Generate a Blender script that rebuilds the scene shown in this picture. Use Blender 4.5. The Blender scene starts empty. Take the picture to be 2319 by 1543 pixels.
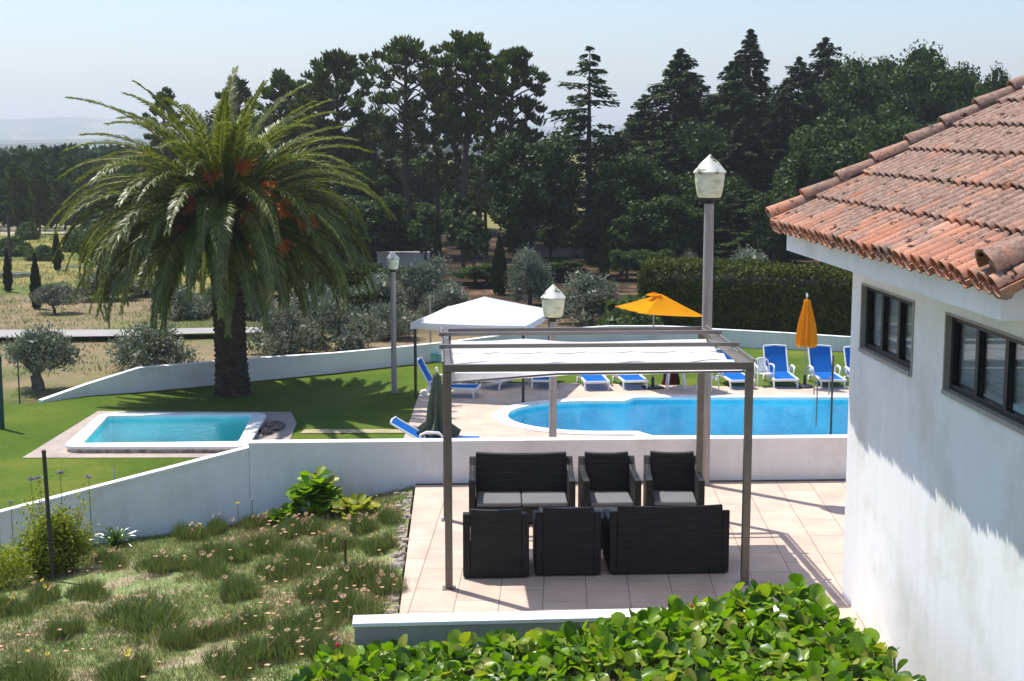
import bpy, math, random
import numpy as np
from mathutils import Vector, Matrix
from mathutils.geometry import tessellate_polygon
R = math.radians
rng = np.random.default_rng(7)
random.seed(7)
SC = bpy.context.scene
COL = SC.collection
CAM_H = 5.12
FPX = 3300.0
PITCH = math.atan(471.5 / FPX)
ZD = -2.6            # pool garden level, terrace level is 0

# ---------------------------------------------------------------- placing
def ray(px, py):
    x = (px - 1159.5) / FPX; y = (py - 771.5) / FPX
    c, s = math.cos(PITCH), math.sin(PITCH)
    return np.array([x, c - y * s, -(s + y * c)])
def P(px, py, z=0.0):
    d = ray(px, py); t = (z - CAM_H) / d[2]
    return np.array([d[0] * t, d[1] * t, z])
def PY(px, py, Y):
    d = ray(px, py); t = Y / d[1]
    return np.array([d[0] * t, Y, CAM_H + d[2] * t])
def proj(p):
    c, s = math.cos(PITCH), math.sin(PITCH)
    X, Y, Z = p[0], p[1], p[2] - CAM_H
    zc = Y * c - Z * s; yc = -Z * c - Y * s
    return (1159.5 + FPX * X / zc, 771.5 + FPX * yc / zc)
def scale_at(Y, z):
    return FPX / (Y * math.cos(PITCH) + (CAM_H - z) * math.sin(PITCH))

# ---------------------------------------------------------------- objects
def tag(o, label=None, cat=None, group=None, kind=None):
    if label: o['label'] = label
    if cat: o['category'] = cat
    if group: o['group'] = group
    if kind: o['kind'] = kind
    return o
def empty(name, loc=(0, 0, 0), rz=0.0):
    o = bpy.data.objects.new(name, None); COL.objects.link(o)
    o.location = tuple(float(v) for v in loc); o.rotation_euler = (0, 0, rz); o.empty_display_size = .2
    return o
def kids(o): return [c for c in bpy.data.objects if c.parent == o]
def copy_tree(o, parent=None):
    c = o.copy(); COL.objects.link(c); c.parent = parent
    if parent is None:
        for k in ('label', 'group'):
            if k in c: pass
    for ch in kids(o): copy_tree(ch, c)
    return c
def raw_mesh(name, V, F):
    me = bpy.data.meshes.new(name)
    V = np.asarray(V, dtype=np.float32); F = np.asarray(F, dtype=np.int32)
    n, k = F.shape
    me.vertices.add(len(V)); me.vertices.foreach_set('co', V.ravel())
    me.loops.add(n * k); me.loops.foreach_set('vertex_index', F.ravel())
    me.polygons.add(n)
    me.polygons.foreach_set('loop_start', np.arange(0, n * k, k, dtype=np.int32))
    me.polygons.foreach_set('loop_total', np.full(n, k, dtype=np.int32))
    me.update(calc_edges=True)
    return me
def link(name, me, mat, parent=None, smooth=False):
    o = bpy.data.objects.new(name, me); COL.objects.link(o)
    me.materials.append(mat)
    if parent is not None: o.parent = parent
    if smooth: me.polygons.foreach_set('use_smooth', np.ones(len(me.polygons), dtype=bool))
    return o
class MB:
    def __init__(s): s.V = []; s.F = []; s.n = 0
    def add(s, V, F):
        V = [tuple(v) for v in V]; s.V += V; s.F += [tuple(i + s.n for i in f) for f in F]; s.n += len(V); return s
    def box(s, x0, x1, y0, y1, z0, z1, M=None):
        V = [(x, y, z) for z in (z0, z1) for y in (y0, y1) for x in (x0, x1)]
        if M is not None: V = [tuple(M @ Vector(v)) for v in V]
        return s.add(V, [(0, 2, 3, 1), (4, 5, 7, 6), (0, 1, 5, 4), (2, 6, 7, 3), (0, 4, 6, 2), (1, 3, 7, 5)])
    def beam(s, a, b, w, h, up=(0, 0, 1)):
        a = Vector(a); b = Vector(b); d = (b - a); L = d.length; d.normalize()
        u = Vector(up); r = d.cross(u)
        if r.length < 1e-4: r = d.cross(Vector((0, 1, 0)))
        r.normalize(); u = r.cross(d)
        V = []
        for p in (a, b):
            for i, j in ((-1, -1), (1, -1), (1, 1), (-1, 1)): V.append(p + r * (i * w / 2) + u * (j * h / 2))
        return s.add(V, [(3, 2, 1, 0), (4, 5, 6, 7), (0, 1, 5, 4), (1, 2, 6, 5), (2, 3, 7, 6), (3, 0, 4, 7)])
    def tube(s, pts, rad, n=8, cap=True):
        pts = [Vector(p) for p in pts]
        if not hasattr(rad, '__len__'): rad = [rad] * len(pts)
        V = []; F = []; prev = None
        for i, p in enumerate(pts):
            t = (pts[min(i + 1, len(pts) - 1)] - pts[max(i - 1, 0)]).normalized()
            if prev is None:
                r = t.cross(Vector((0, 0, 1)))
                if r.length < .05: r = t.cross(Vector((0, 1, 0)))
            else: r = prev - t * prev.dot(t)
            r.normalize(); prev = r; u = t.cross(r)
            for k in range(n):
                a = 2 * math.pi * k / n; V.append(p + (r * math.cos(a) + u * math.sin(a)) * rad[i])
        for i in range(len(pts) - 1):
            for k in range(n):
                a = i * n + k; b = i * n + (k + 1) % n; F.append((a, b, b + n, a + n))
        if cap: F.append(tuple(range(n - 1, -1, -1))); F.append(tuple((len(pts) - 1) * n + k for k in range(n)))
        return s.add(V, F)
    def lathe(s, prof, n=16, c=(0, 0, 0), wob=None):
        V = []; F = []
        for i, (r, z) in enumerate(prof):
            for k in range(n):
                a = 2 * math.pi * k / n; rr = r * (wob(a, z) if wob else 1)
                V.append((c[0] + rr * math.cos(a), c[1] + rr * math.sin(a), c[2] + z))
        for i in range(len(prof) - 1):
            for k in range(n):
                a = i * n + k; b = i * n + (k + 1) % n; F.append((a, b, b + n, a + n))
        F.append(tuple(range(n - 1, -1, -1))); F.append(tuple((len(prof) - 1) * n + k for k in range(n)))
        return s.add(V, F)
    def prism(s, poly, z0, z1):
        n = len(poly)
        V = [(p[0], p[1], z0) for p in poly] + [(p[0], p[1], z1) for p in poly]
        F = [tuple(range(n - 1, -1, -1)), tuple(range(n, 2 * n))]
        F += [(i, (i + 1) % n, (i + 1) % n + n, i + n) for i in range(n)]
        return s.add(V, F)
    def build(s, name, mat, parent=None, smooth=False, bevel=0):
        me = bpy.data.meshes.new(name); me.from_pydata([tuple(float(c) for c in v) for v in s.V], [], s.F)
        o = link(name, me, mat, parent, smooth)
        if bevel:
            m = o.modifiers.new('bevel', 'BEVEL'); m.width = bevel; m.segments = 2; m.limit_method = 'ANGLE'
        if smooth and hasattr(me, 'set_sharp_from_angle'): me.set_sharp_from_angle(angle=R(45))
        return o
def sheet(name, outer, holes, z, mat, parent=None):
    polys = [[Vector((p[0], p[1], 0)) for p in outer]] + [[Vector((p[0], p[1], 0)) for p in h] for h in holes]
    tris = tessellate_polygon(polys)
    V = [(v.x, v.y, z) for pl in polys for v in pl]
    F = []
    for t in tris:
        a, b, c = (Vector(V[i]) for i in t)
        F.append(t if (b - a).cross(c - a).z > 0 else (t[0], t[2], t[1]))
    me = bpy.data.meshes.new(name); me.from_pydata(V, [], F)
    return link(name, me, mat, parent)

# ---------------------------------------------------------------- materials
def new_mat(name):
    m = bpy.data.materials.new(name); m.use_nodes = True
    nt = m.node_tree; nt.nodes.clear()
    out = nt.nodes.new('ShaderNodeOutputMaterial')
    return m, nt, out
def N(nt, t, **kw):
    n = nt.nodes.new(t)
    for k, v in kw.items(): setattr(n, k, v)
    return n
def ramp(nt, stops):
    r = nt.nodes.new('ShaderNodeValToRGB'); e = r.color_ramp.elements
    while len(e) < len(stops): e.new(.5)
    for i, (p, c) in enumerate(stops):
        e[i].position = p; e[i].color = (*c, 1) if len(c) == 3 else c
    return r
def noise(nt, scale, detail=4, vec=None, rough=.6, dist=0):
    n = nt.nodes.new('ShaderNodeTexNoise'); n.inputs['Scale'].default_value = scale
    n.inputs['Detail'].default_value = detail; n.inputs['Roughness'].default_value = rough
    n.inputs['Distortion'].default_value = dist
    if vec is not None: nt.links.new(vec, n.inputs['Vector'])
    return n
def coords(nt, kind='Object', scale=None):
    tc = nt.nodes.new('ShaderNodeTexCoord'); v = tc.outputs[kind]
    if scale:
        mp = nt.nodes.new('ShaderNodeMapping'); mp.inputs['Scale'].default_value = scale
        nt.links.new(v, mp.inputs['Vector']); v = mp.outputs['Vector']
    return v
def mixc(nt, f, a, b, mode='MIX'):
    m = nt.nodes.new('ShaderNodeMix'); m.data_type = 'RGBA'; m.blend_type = mode
    for s, v in ((0, f), (6, a), (7, b)):
        if hasattr(v, 'is_output') or hasattr(v, 'links'): nt.links.new(v, m.inputs[s])
        elif s == 0: m.inputs[0].default_value = v
        else: m.inputs[s].default_value = (*v, 1)
    return m.outputs[2]
def surf(name, stops, scale=2.0, rough=.7, bump=0, bscale=None, metallic=0, detail=5, kind='Object', stretch=None,
         fine=0, spec=.3, coat=0):
    """noise driven colour, optional bump"""
    m, nt, out = new_mat(name)
    b = N(nt, 'ShaderNodeBsdfPrincipled'); nt.links.new(b.outputs[0], out.inputs[0])
    v = coords(nt, kind, stretch)
    n = noise(nt, scale, detail, v)
    r = ramp(nt, stops); nt.links.new(n.outputs['Fac'], r.inputs[0]); c = r.outputs[0]
    if fine:
        n3 = noise(nt, scale * 14, 3, v); r3 = ramp(nt, [(.3, (1 - fine,) * 3), (.7, (1 + fine,) * 3)])
        nt.links.new(n3.outputs['Fac'], r3.inputs[0]); c = mixc(nt, 1.0, c, r3.outputs[0], 'MULTIPLY')
    nt.links.new(c, b.inputs['Base Color'])
    b.inputs['Roughness'].default_value = rough; b.inputs['Metallic'].default_value = metallic
    b.inputs['Specular IOR Level'].default_value = spec
    b.inputs['Coat Weight'].default_value = coat
    if bump:
        n2 = noise(nt, bscale or scale * 8, 4, v)
        bp = N(nt, 'ShaderNodeBump'); bp.inputs['Strength'].default_value = bump; bp.inputs['Distance'].default_value = .02
        nt.links.new(n2.outputs['Fac'], bp.inputs['Height']); nt.links.new(bp.outputs[0], b.inputs['Normal'])
    return m
def leafmat(name, cols, trans=.35, rough=.5, gloss=.08, tcol=None, patch=None):
    """foliage: colour varies from leaf to leaf, light passes through"""
    m, nt, out = new_mat(name)
    g = N(nt, 'ShaderNodeNewGeometry')
    r = ramp(nt, [(i / (len(cols) - 1), c) for i, c in enumerate(cols)])
    nt.links.new(g.outputs['Random Per Island'], r.inputs[0]); c = r.outputs[0]
    if patch:
        oi = N(nt, 'ShaderNodeObjectInfo')
        v = coords(nt, 'Object'); n = noise(nt, patch[0], 3, v)
        nt.links.new(N(nt, 'ShaderNodeMapRange').outputs[0], n.inputs['Distortion']) if False else None
        rr = ramp(nt, [(.35, patch[1]), (.65, patch[2])]); nt.links.new(n.outputs['Fac'], rr.inputs[0])
        c = mixc(nt, 1.0, c, rr.outputs[0], 'MULTIPLY')
        hs = N(nt, 'ShaderNodeHueSaturation')
        mr = N(nt, 'ShaderNodeMapRange'); mr.inputs[3].default_value = .8; mr.inputs[4].default_value = 1.25
        nt.links.new(oi.outputs['Random'], mr.inputs[0]); nt.links.new(mr.outputs[0], hs.inputs['Value'])
        nt.links.new(c, hs.inputs['Color']); c = hs.outputs[0]
    d = N(nt, 'ShaderNodeBsdfDiffuse'); nt.links.new(c, d.inputs[0])
    t = N(nt, 'ShaderNodeBsdfTranslucent')
    tc = mixc(nt, 1.0, c, tcol or (1.25, 1.3, .6), 'MULTIPLY'); nt.links.new(tc, t.inputs[0])
    mx = N(nt, 'ShaderNodeMixShader'); mx.inputs[0].default_value = trans
    nt.links.new(d.outputs[0], mx.inputs[1]); nt.links.new(t.outputs[0], mx.inputs[2])
    gl = N(nt, 'ShaderNodeBsdfGlossy'); gl.inputs['Roughness'].default_value = rough
    mx2 = N(nt, 'ShaderNodeMixShader'); mx2.inputs[0].default_value = gloss
    nt.links.new(mx.outputs[0], mx2.inputs[1]); nt.links.new(gl.outputs[0], mx2.inputs[2])
    nt.links.new(mx2.outputs[0], out.inputs[0])
    return m
def fabric(name, col, trans=.25, weave=0):
    m, nt, out = new_mat(name)
    d = N(nt, 'ShaderNodeBsdfDiffuse'); t = N(nt, 'ShaderNodeBsdfTranslucent')
    v = coords(nt); n = noise(nt, 3, 4, v); r = ramp(nt, [(.3, tuple(c * .88 for c in col)), (.7, col)])
    nt.links.new(n.outputs['Fac'], r.inputs[0])
    nt.links.new(r.outputs[0], d.inputs[0]); nt.links.new(r.outputs[0], t.inputs[0])
    mx = N(nt, 'ShaderNodeMixShader'); mx.inputs[0].default_value = trans
    nt.links.new(d.outputs[0], mx.inputs[1]); nt.links.new(t.outputs[0], mx.inputs[2]); nt.links.new(mx.outputs[0], out.inputs[0])
    n2 = noise(nt, 6, 3, v); bp = N(nt, 'ShaderNodeBump'); bp.inputs['Strength'].default_value = .25; bp.inputs['Distance'].default_value = .03
    nt.links.new(n2.outputs['Fac'], bp.inputs['Height']); nt.links.new(bp.outputs[0], d.inputs['Normal'])
    return m
def tiles(name, length, width, cols, mortar, rot, rough=.75, off=(0, 0, 0), msize=.006):
    m, nt, out = new_mat(name)
    b = N(nt, 'ShaderNodeBsdfPrincipled'); nt.links.new(b.outputs[0], out.inputs[0])
    tc = N(nt, 'ShaderNodeTexCoord'); mp = N(nt, 'ShaderNodeMapping'); mp.inputs['Rotation'].default_value = (0, 0, rot)
    mp.inputs['Location'].default_value = off
    nt.links.new(tc.outputs['Object'], mp.inputs['Vector'])
    br = N(nt, 'ShaderNodeTexBrick'); br.offset = .5
    br.inputs['Scale'].default_value = 1; br.inputs['Brick Width'].default_value = length; br.inputs['Row Height'].default_value = width
    br.inputs['Mortar Size'].default_value = msize; br.inputs['Mortar Smooth'].default_value = .3; br.inputs['Bias'].default_value = 0
    br.inputs['Color1'].default_value = (*cols[0], 1); br.inputs['Color2'].default_value = (*cols[1], 1); br.inputs['Mortar'].default_value = (*mortar, 1)
    nt.links.new(mp.outputs[0], br.inputs['Vector'])
    n = noise(nt, 1.7, 6, tc.outputs['Object']); r = ramp(nt, [(.3, (.8, .79, .78)), (.7, (1.12, 1.1, 1.08))]); nt.links.new(n.outputs['Fac'], r.inputs[0])
    c = mixc(nt, 1.0, br.outputs['Color'], r.outputs[0], 'MULTIPLY')
    n = noise(nt, 45, 3, tc.outputs['Object']); r = ramp(nt, [(.3, (.88,) * 3), (.7, (1.08,) * 3)]); nt.links.new(n.outputs['Fac'], r.inputs[0])
    c = mixc(nt, 1.0, c, r.outputs[0], 'MULTIPLY')
    nt.links.new(c, b.inputs['Base Color']); b.inputs['Roughness'].default_value = rough
    bp = N(nt, 'ShaderNodeBump'); bp.inputs['Strength'].default_value = .5; bp.inputs['Distance'].default_value = .01; bp.invert = True
    nt.links.new(br.outputs['Fac'], bp.inputs['Height']); nt.links.new(bp.outputs[0], b.inputs['Normal'])
    return m

M = {}
def wallmat(name, base, dirt, low=None):
    m, nt, out = new_mat(name)
    b = N(nt, 'ShaderNodeBsdfPrincipled'); nt.links.new(b.outputs[0], out.inputs[0]); b.inputs['Roughness'].default_value = .85
    b.inputs['Specular IOR Level'].default_value = .15
    v = coords(nt); n = noise(nt, .9, 6, v, .65)
    r = ramp(nt, [(.32, dirt), (.52, base)]); nt.links.new(n.outputs['Fac'], r.inputs[0])
    v2 = coords(nt, 'Object', (5, 5, .5)); n2 = noise(nt, 1.2, 5, v2, .7)
    r2 = ramp(nt, [(.3, (.94, .935, .92)), (.6, (1, 1, 1))]); nt.links.new(n2.outputs['Fac'], r2.inputs[0])
    c = mixc(nt, 1.0, r.outputs[0], r2.outputs[0], 'MULTIPLY')
    nt.links.new(c, b.inputs['Base Color'])
    n3 = noise(nt, 60, 3, v); bp = N(nt, 'ShaderNodeBump'); bp.inputs['Strength'].default_value = .25; bp.inputs['Distance'].default_value = .006
    nt.links.new(n3.outputs['Fac'], bp.inputs['Height']); nt.links.new(bp.outputs[0], b.inputs['Normal'])
    return m
M['wall'] = wallmat('white_render', (.83, .83, .82), (.68, .67, .61))
M['wall2'] = wallmat('garden_wall_paint', (.82, .815, .81), (.70, .69, .66))
M['grey_side'] = wallmat('dark_grey_wall_side', (.36, .36, .34), (.16, .17, .13))  # dark grey side face, mottled darker by noise
M['coping'] = surf('white_coping_stone', [(.3, (.72, .70, .66)), (.6, (.82, .81, .78))], 3, .6, .1)
M['terrace'] = tiles('terrace_pavers', .79, .482, ((.60, .455, .36), (.53, .40, .315)), (.24, .18, .15), R(90 + 2), off=(.1, .2, 0))
M['deck'] = tiles('deck_pavers', .8, .4, ((.60, .46, .36), (.54, .42, .33)), (.34, .27, .22), 0, msize=.005)
M['strip'] = tiles('stone_strip', .9, .45, ((.42, .34, .28), (.36, .30, .26)), (.2, .17, .14), R(4))
M['curb'] = surf('rough_curb', [(.35, (.22, .15, .11)), (.6, (.50, .42, .34))], 5, .9, .5)
def lawn_mat():
    m, nt, out = new_mat('lawn_grass')
    b = N(nt, 'ShaderNodeBsdfPrincipled'); nt.links.new(b.outputs[0], out.inputs[0]); b.inputs['Roughness'].default_value = .9
    b.inputs['Specular IOR Level'].default_value = .1
    v = coords(nt); n = noise(nt, .35, 6, v, .65)
    r = ramp(nt, [(.3, (.060, .110, .010)), (.5, (.092, .148, .014)), (.66, (.150, .178, .026)), (.82, (.25, .23, .07))])
    nt.links.new(n.outputs['Fac'], r.inputs[0])
    vs = coords(nt, 'Object', (3.0, 9.0, 1)); n2 = noise(nt, 2.2, 5, vs, .75)
    r2 = ramp(nt, [(.3, (.62, .66, .6)), (.7, (1.25, 1.22, 1.1))]); nt.links.new(n2.outputs['Fac'], r2.inputs[0])
    c = mixc(nt, 1.0, r.outputs[0], r2.outputs[0], 'MULTIPLY'); nt.links.new(c, b.inputs['Base Color'])
    n3 = noise(nt, 30, 4, v); bp = N(nt, 'ShaderNodeBump'); bp.inputs['Strength'].default_value = .8; bp.inputs['Distance'].default_value = .05
    nt.links.new(n3.outputs['Fac'], bp.inputs['Height']); nt.links.new(bp.outputs[0], b.inputs['Normal'])
    return m
M['lawn'] = lawn_mat()
M['garden'] = surf('garden_soil_and_thatch', [(.28, (.15, .11, .07)), (.42, (.34, .28, .17)), (.52, (.17, .22, .07)), (.72, (.25, .30, .12))], 1.3, .95, .8, 26, detail=8, fine=.35)
M['soil'] = surf('bed_soil', [(.3, (.05, .035, .02)), (.7, (.12, .09, .06))], 8, .95, .8)
M['gravel'] = surf('rough_mortar_edge', [(.3, (.20, .16, .13)), (.7, (.42, .37, .32))], 9, .95, .9, 30)
M['metal'] = surf('taupe_aluminium', [(.3, (.150, .125, .100)), (.7, (.185, .158, .130))], 2, .38, 0, metallic=.35, stretch=(1, 1, 3))
M['metal2'] = surf('grey_brown_aluminium', [(.3, (.20, .17, .15)), (.7, (.25, .215, .195))], 2, .4, 0, metallic=.3)
M['pole'] = surf('weathered_post', [(.3, (.26, .235, .215)), (.7, (.41, .375, .35))], 3, .8, .3, stretch=(6, 6, .6), fine=.1)
M['darkpole'] = surf('dark_metal_post', [(.3, (.03, .03, .025)), (.7, (.07, .06, .05))], 4, .6)
M['rust'] = surf('rusty_iron', [(.3, (.05, .03, .02)), (.7, (.14, .07, .04))], 9, .85, .3)
M['greenpole'] = surf('green_painted_post', [(.3, (.012, .05, .045)), (.7, (.02, .08, .07))], 4, .5)
M['lantern'] = surf('dirty_opal_plastic', [(.3, (.45, .47, .30)), (.5, (.66, .69, .50)), (.7, (.74, .77, .62))], 6, .5, .05, stretch=(1, 1, 2))
M['lcap'] = surf('lichened_cap', [(.36, (.10, .11, .07)), (.45, (.62, .61, .50)), (.7, (.82, .80, .72))], 9, .7, .2)
M['white_pl'] = surf('white_plastic', [(.3, (.74, .74, .73)), (.7, (.82, .82, .81))], 5, .4)
M['blue'] = fabric('blue_sling', (.022, .17, .60), .30)
M['orange'] = fabric('orange_canvas', (.90, .36, .012), .42)
M['greenc'] = fabric('sage_canvas', (.115, .135, .095), .15)
M['canvas'] = fabric('white_canvas', (.86, .85, .84), .35)
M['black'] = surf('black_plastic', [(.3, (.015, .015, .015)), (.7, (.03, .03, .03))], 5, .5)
M['frame'] = surf('black_window_frame', [(.3, (.012, .012, .014)), (.7, (.02, .02, .024))], 5, .35)
M['reveal'] = surf('taupe_stone_reveal', [(.3, (.31, .29, .26)), (.7, (.38, .36, .33))], 5, .7)
M['maroon'] = fabric('maroon_cloth', (.07, .016, .016), .0)
M['turq'] = surf('turquoise_plastic', [(.3, (.20, .50, .50)), (.7, (.28, .60, .60))], 4, .5)
M['rock'] = surf('dark_rock', [(.3, (.05, .035, .03)), (.7, (.24, .19, .16))], 6, .9, .8)
M['cushion'] = fabric('grey_cushion', (.17, .17, .175), .0)
def wicker():
    m, nt, out = new_mat('charcoal_wicker')
    b = N(nt, 'ShaderNodeBsdfPrincipled'); nt.links.new(b.outputs[0], out.inputs[0]); b.inputs['Roughness'].default_value = .55; b.inputs['Specular IOR Level'].default_value = .25
    v = coords(nt); w = N(nt, 'ShaderNodeTexWave'); w.bands_direction = 'Z'; w.inputs['Scale'].default_value = 16
    w.inputs['Distortion'].default_value = .6; w.inputs['Detail'].default_value = 1; nt.links.new(v, w.inputs['Vector'])
    w2 = N(nt, 'ShaderNodeTexWave'); w2.bands_direction = 'X'; w2.inputs['Scale'].default_value = 9; nt.links.new(v, w2.inputs['Vector'])
    n = noise(nt, 5, 4, coords(nt, 'Object', (.5, .5, 9))); r = ramp(nt, [(.3, (.007, .007, .007)), (.7, (.032, .030, .028))]); nt.links.new(n.outputs['Fac'], r.inputs[0])
    r2 = ramp(nt, [(.0, (.45,) * 3), (.5, (1.1,) * 3)]); nt.links.new(w.outputs['Fac'], r2.inputs[0])
    nt.links.new(mixc(nt, 1.0, r.outputs[0], r2.outputs[0], 'MULTIPLY'), b.inputs['Base Color'])
    ad = N(nt, 'ShaderNodeMath', operation='MULTIPLY'); nt.links.new(w.outputs['Fac'], ad.inputs[0]); nt.links.new(w2.outputs['Fac'], ad.inputs[1])
    bp = N(nt, 'ShaderNodeBump'); bp.inputs['Strength'].default_value = .7; bp.inputs['Distance'].default_value = .006
    nt.links.new(ad.outputs[0], bp.inputs['Height']); nt.links.new(bp.outputs[0], b.inputs['Normal'])
    return m
M['wicker'] = wicker()
def terracotta():
    m, nt, out = new_mat('weathered_terracotta')
    b = N(nt, 'ShaderNodeBsdfPrincipled'); nt.links.new(b.outputs[0], out.inputs[0]); b.inputs['Roughness'].default_value = .9
    b.inputs['Specular IOR Level'].default_value = .12
    g = N(nt, 'ShaderNodeNewGeometry')
    r = ramp(nt, [(0, (.34, .135, .080)), (.35, (.52, .25, .155)), (.7, (.42, .18, .11)), (1, (.60, .33, .225))]); nt.links.new(g.outputs['Random Per Island'], r.inputs[0])
    v = coords(nt); n = noise(nt, 1.6, 7, v, .7); 
    # lichen greys the tiles more further up the slope
    sx = N(nt, 'ShaderNodeSeparateXYZ'); nt.links.new(v, sx.inputs[0])
    mr = N(nt, 'ShaderNodeMapRange'); mr.inputs[1].default_value = 4.2; mr.inputs[2].default_value = 4.7; mr.inputs[3].default_value = -.06; mr.inputs[4].default_value = .09
    nt.links.new(sx.outputs[2], mr.inputs[0])
    ad = N(nt, 'ShaderNodeMath', operation='ADD'); nt.links.new(n.outputs['Fac'], ad.inputs[0]); nt.links.new(mr.outputs[0], ad.inputs[1])
    fr = ramp(nt, [(.40, (0, 0, 0)), (.54, (.85, .85, .85))]); nt.links.new(ad.outputs[0], fr.inputs[0])
    n2 = noise(nt, 14, 6, v, .8); lr = ramp(nt, [(.3, (.085, .062, .050)), (.5, (.25, .18, .145)), (.7, (.45, .32, .25))]); nt.links.new(n2.outputs['Fac'], lr.inputs[0])
    c = mixc(nt, fr.outputs[0], r.outputs[0], lr.outputs[0])
    n4 = noise(nt, 11, 5, v, .6); sr = ramp(nt, [(.60, (0, 0, 0)), (.65, (1, 1, 1))]); nt.links.new(n4.outputs['Fac'], sr.inputs[0])
    c = mixc(nt, sr.outputs[0], c, (.045, .032, .025))
    n5 = noise(nt, 55, 4, v, .7); pr = ramp(nt, [(.3, (.72,) * 3), (.7, (1.2,) * 3)]); nt.links.new(n5.outputs['Fac'], pr.inputs[0])
    c = mixc(nt, 1.0, c, pr.outputs[0], 'MULTIPLY')
    nt.links.new(c, b.inputs['Base Color'])
    bp = N(nt, 'ShaderNodeBump'); bp.inputs['Strength'].default_value = .5; bp.inputs['Distance'].default_value = .012
    nt.links.new(n2.outputs['Fac'], bp.inputs['Height']); nt.links.new(bp.outputs[0], b.inputs['Normal'])
    return m
M['tile'] = terracotta()
M['mortar'] = surf('roof_mortar', [(.3, (.10, .08, .05)), (.5, (.28, .24, .20)), (.7, (.40, .36, .33))], 12, .95, .7)
def water(name, tint, bscale, bstr):
    m, nt, out = new_mat(name)
    tr = N(nt, 'ShaderNodeBsdfTransparent'); tr.inputs[0].default_value = (*tint, 1)
    gl = N(nt, 'ShaderNodeBsdfGlossy'); gl.inputs['Roughness'].default_value = .04
    fr = N(nt, 'ShaderNodeFresnel'); fr.inputs['IOR'].default_value = 1.33
    v = coords(nt, 'Object', (1, 1.6, 1)); n = noise(nt, bscale, 4, v, .55, 1.2)
    bp = N(nt, 'ShaderNodeBump'); bp.inputs['Strength'].default_value = bstr; bp.inputs['Distance'].default_value = .05
    nt.links.new(n.outputs['Fac'], bp.inputs['Height'])
    nt.links.new(bp.outputs[0], gl.inputs['Normal']); nt.links.new(bp.outputs[0], fr.inputs['Normal'])
    mx = N(nt, 'ShaderNodeMixShader'); nt.links.new(fr.outputs[0], mx.inputs[0])
    nt.links.new(tr.outputs[0], mx.inputs[1]); nt.links.new(gl.outputs[0], mx.inputs[2]); nt.links.new(mx.outputs[0], out.inputs[0])
    return m
M['water'] = water('pool_water', (.78, .96, 1.0), 2.5, .30)
M['basin'] = surf('blue_pool_lining', [(.35, (.06, .50, .68)), (.5, (.10, .62, .78)), (.62, (.18, .72, .86))], 1.1, .4, 0, detail=6, stretch=(1, 1.5, 1))
M['basin2'] = surf('turquoise_pool_lining', [(.3, (.22, .74, .78)), (.7, (.45, .90, .92))], 1.6, .4, 0)
def glass():
    m, nt, out = new_mat('window_glass')
    tr = N(nt, 'ShaderNodeBsdfTransparent'); tr.inputs[0].default_value = (.80, .84, .86, 1)
    gl = N(nt, 'ShaderNodeBsdfGlossy'); gl.inputs['Roughness'].default_value = .02
    mx = N(nt, 'ShaderNodeMixShader'); mx.inputs[0].default_value = .10
    nt.links.new(tr.outputs[0], mx.inputs[1]); nt.links.new(gl.outputs[0], mx.inputs[2]); nt.links.new(mx.outputs[0], out.inputs[0])
    return m
M['glass'] = glass()
M['blind'] = surf('pale_roller_blind', [(.3, (.72, .73, .73)), (.7, (.80, .81, .80))], 1.5, .8, .6, 40, stretch=(.2, .2, 8))
M['bark'] = surf('brown_bark', [(.3, (.045, .033, .026)), (.7, (.13, .095, .075))], 4, .95, .8, stretch=(3, 3, .6))
M['olivebark'] = surf('grey_olive_bark', [(.3, (.06, .05, .04)), (.7, (.17, .15, .12))], 5, .95, .8)
M['palmtrunk'] = surf('palm_scar_bark', [(.3, (.022, .015, .010)), (.55, (.06, .042, .028)), (.75, (.12, .085, .055))], 5, .95, 1.0, 9)
# foliage
PT = (2.0, (.65, .7, .65), (1.3, 1.25, 1.15))
M['pine'] = leafmat('pine_needles', [(.030, .050, .010), (.058, .085, .017), (.098, .122, .028)], .25, gloss=.015, patch=(.5, (.7, .75, .7), (1.3, 1.25, 1.1)))
M['cedar'] = leafmat('cedar_needles', [(.012, .026, .006), (.025, .045, .010), (.048, .074, .016)], .2, gloss=.015, patch=(.5, (.6, .7, .7), (1.35, 1.3, 1.1)))
M['broad'] = leafmat('broadleaf_foliage', [(.019, .037, .006), (.034, .062, .010), (.058, .095, .016)], .28, gloss=.02, patch=(.5, (.65, .7, .65), (1.35, 1.3, 1.1)))
M['lime'] = leafmat('light_green_foliage', [(.038, .065, .018), (.058, .090, .025), (.08, .12, .034)], .3, gloss=.02, patch=(.6, (.7, .75, .7), (1.3, 1.25, 1.1)))
M['olive'] = leafmat('olive_foliage', [(.085, .105, .065), (.13, .155, .105), (.20, .225, .17), (.27, .29, .24)], .22, gloss=.04, tcol=(1.1, 1.1, .8), patch=(.8, (.65, .7, .65), (1.25, 1.2, 1.15)))
M['cypress'] = leafmat('cypress_foliage', [(.012, .022, .006), (.022, .036, .009), (.036, .052, .012)], .2, gloss=.01)
M['hedge'] = leafmat('hedge_foliage', [(.032, .052, .007), (.062, .086, .012), (.11, .13, .02)], .12, gloss=.01, patch=(1.5, (.7, .72, .7), (1.25, 1.2, 1.1)))
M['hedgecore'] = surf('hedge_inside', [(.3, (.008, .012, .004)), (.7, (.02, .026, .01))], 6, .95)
M['palm'] = leafmat('palm_leaflets', [(.075, .105, .014), (.125, .155, .020), (.20, .215, .032)], .42, .42, .05)
M['rachis'] = surf('palm_rachis', [(.3, (.20, .20, .05)), (.7, (.32, .30, .10))], 3, .5)
M['strand'] = surf('orange_flower_strands', [(.3, (.42, .10, .014)), (.7, (.72, .22, .035))], 8, .6)
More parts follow.
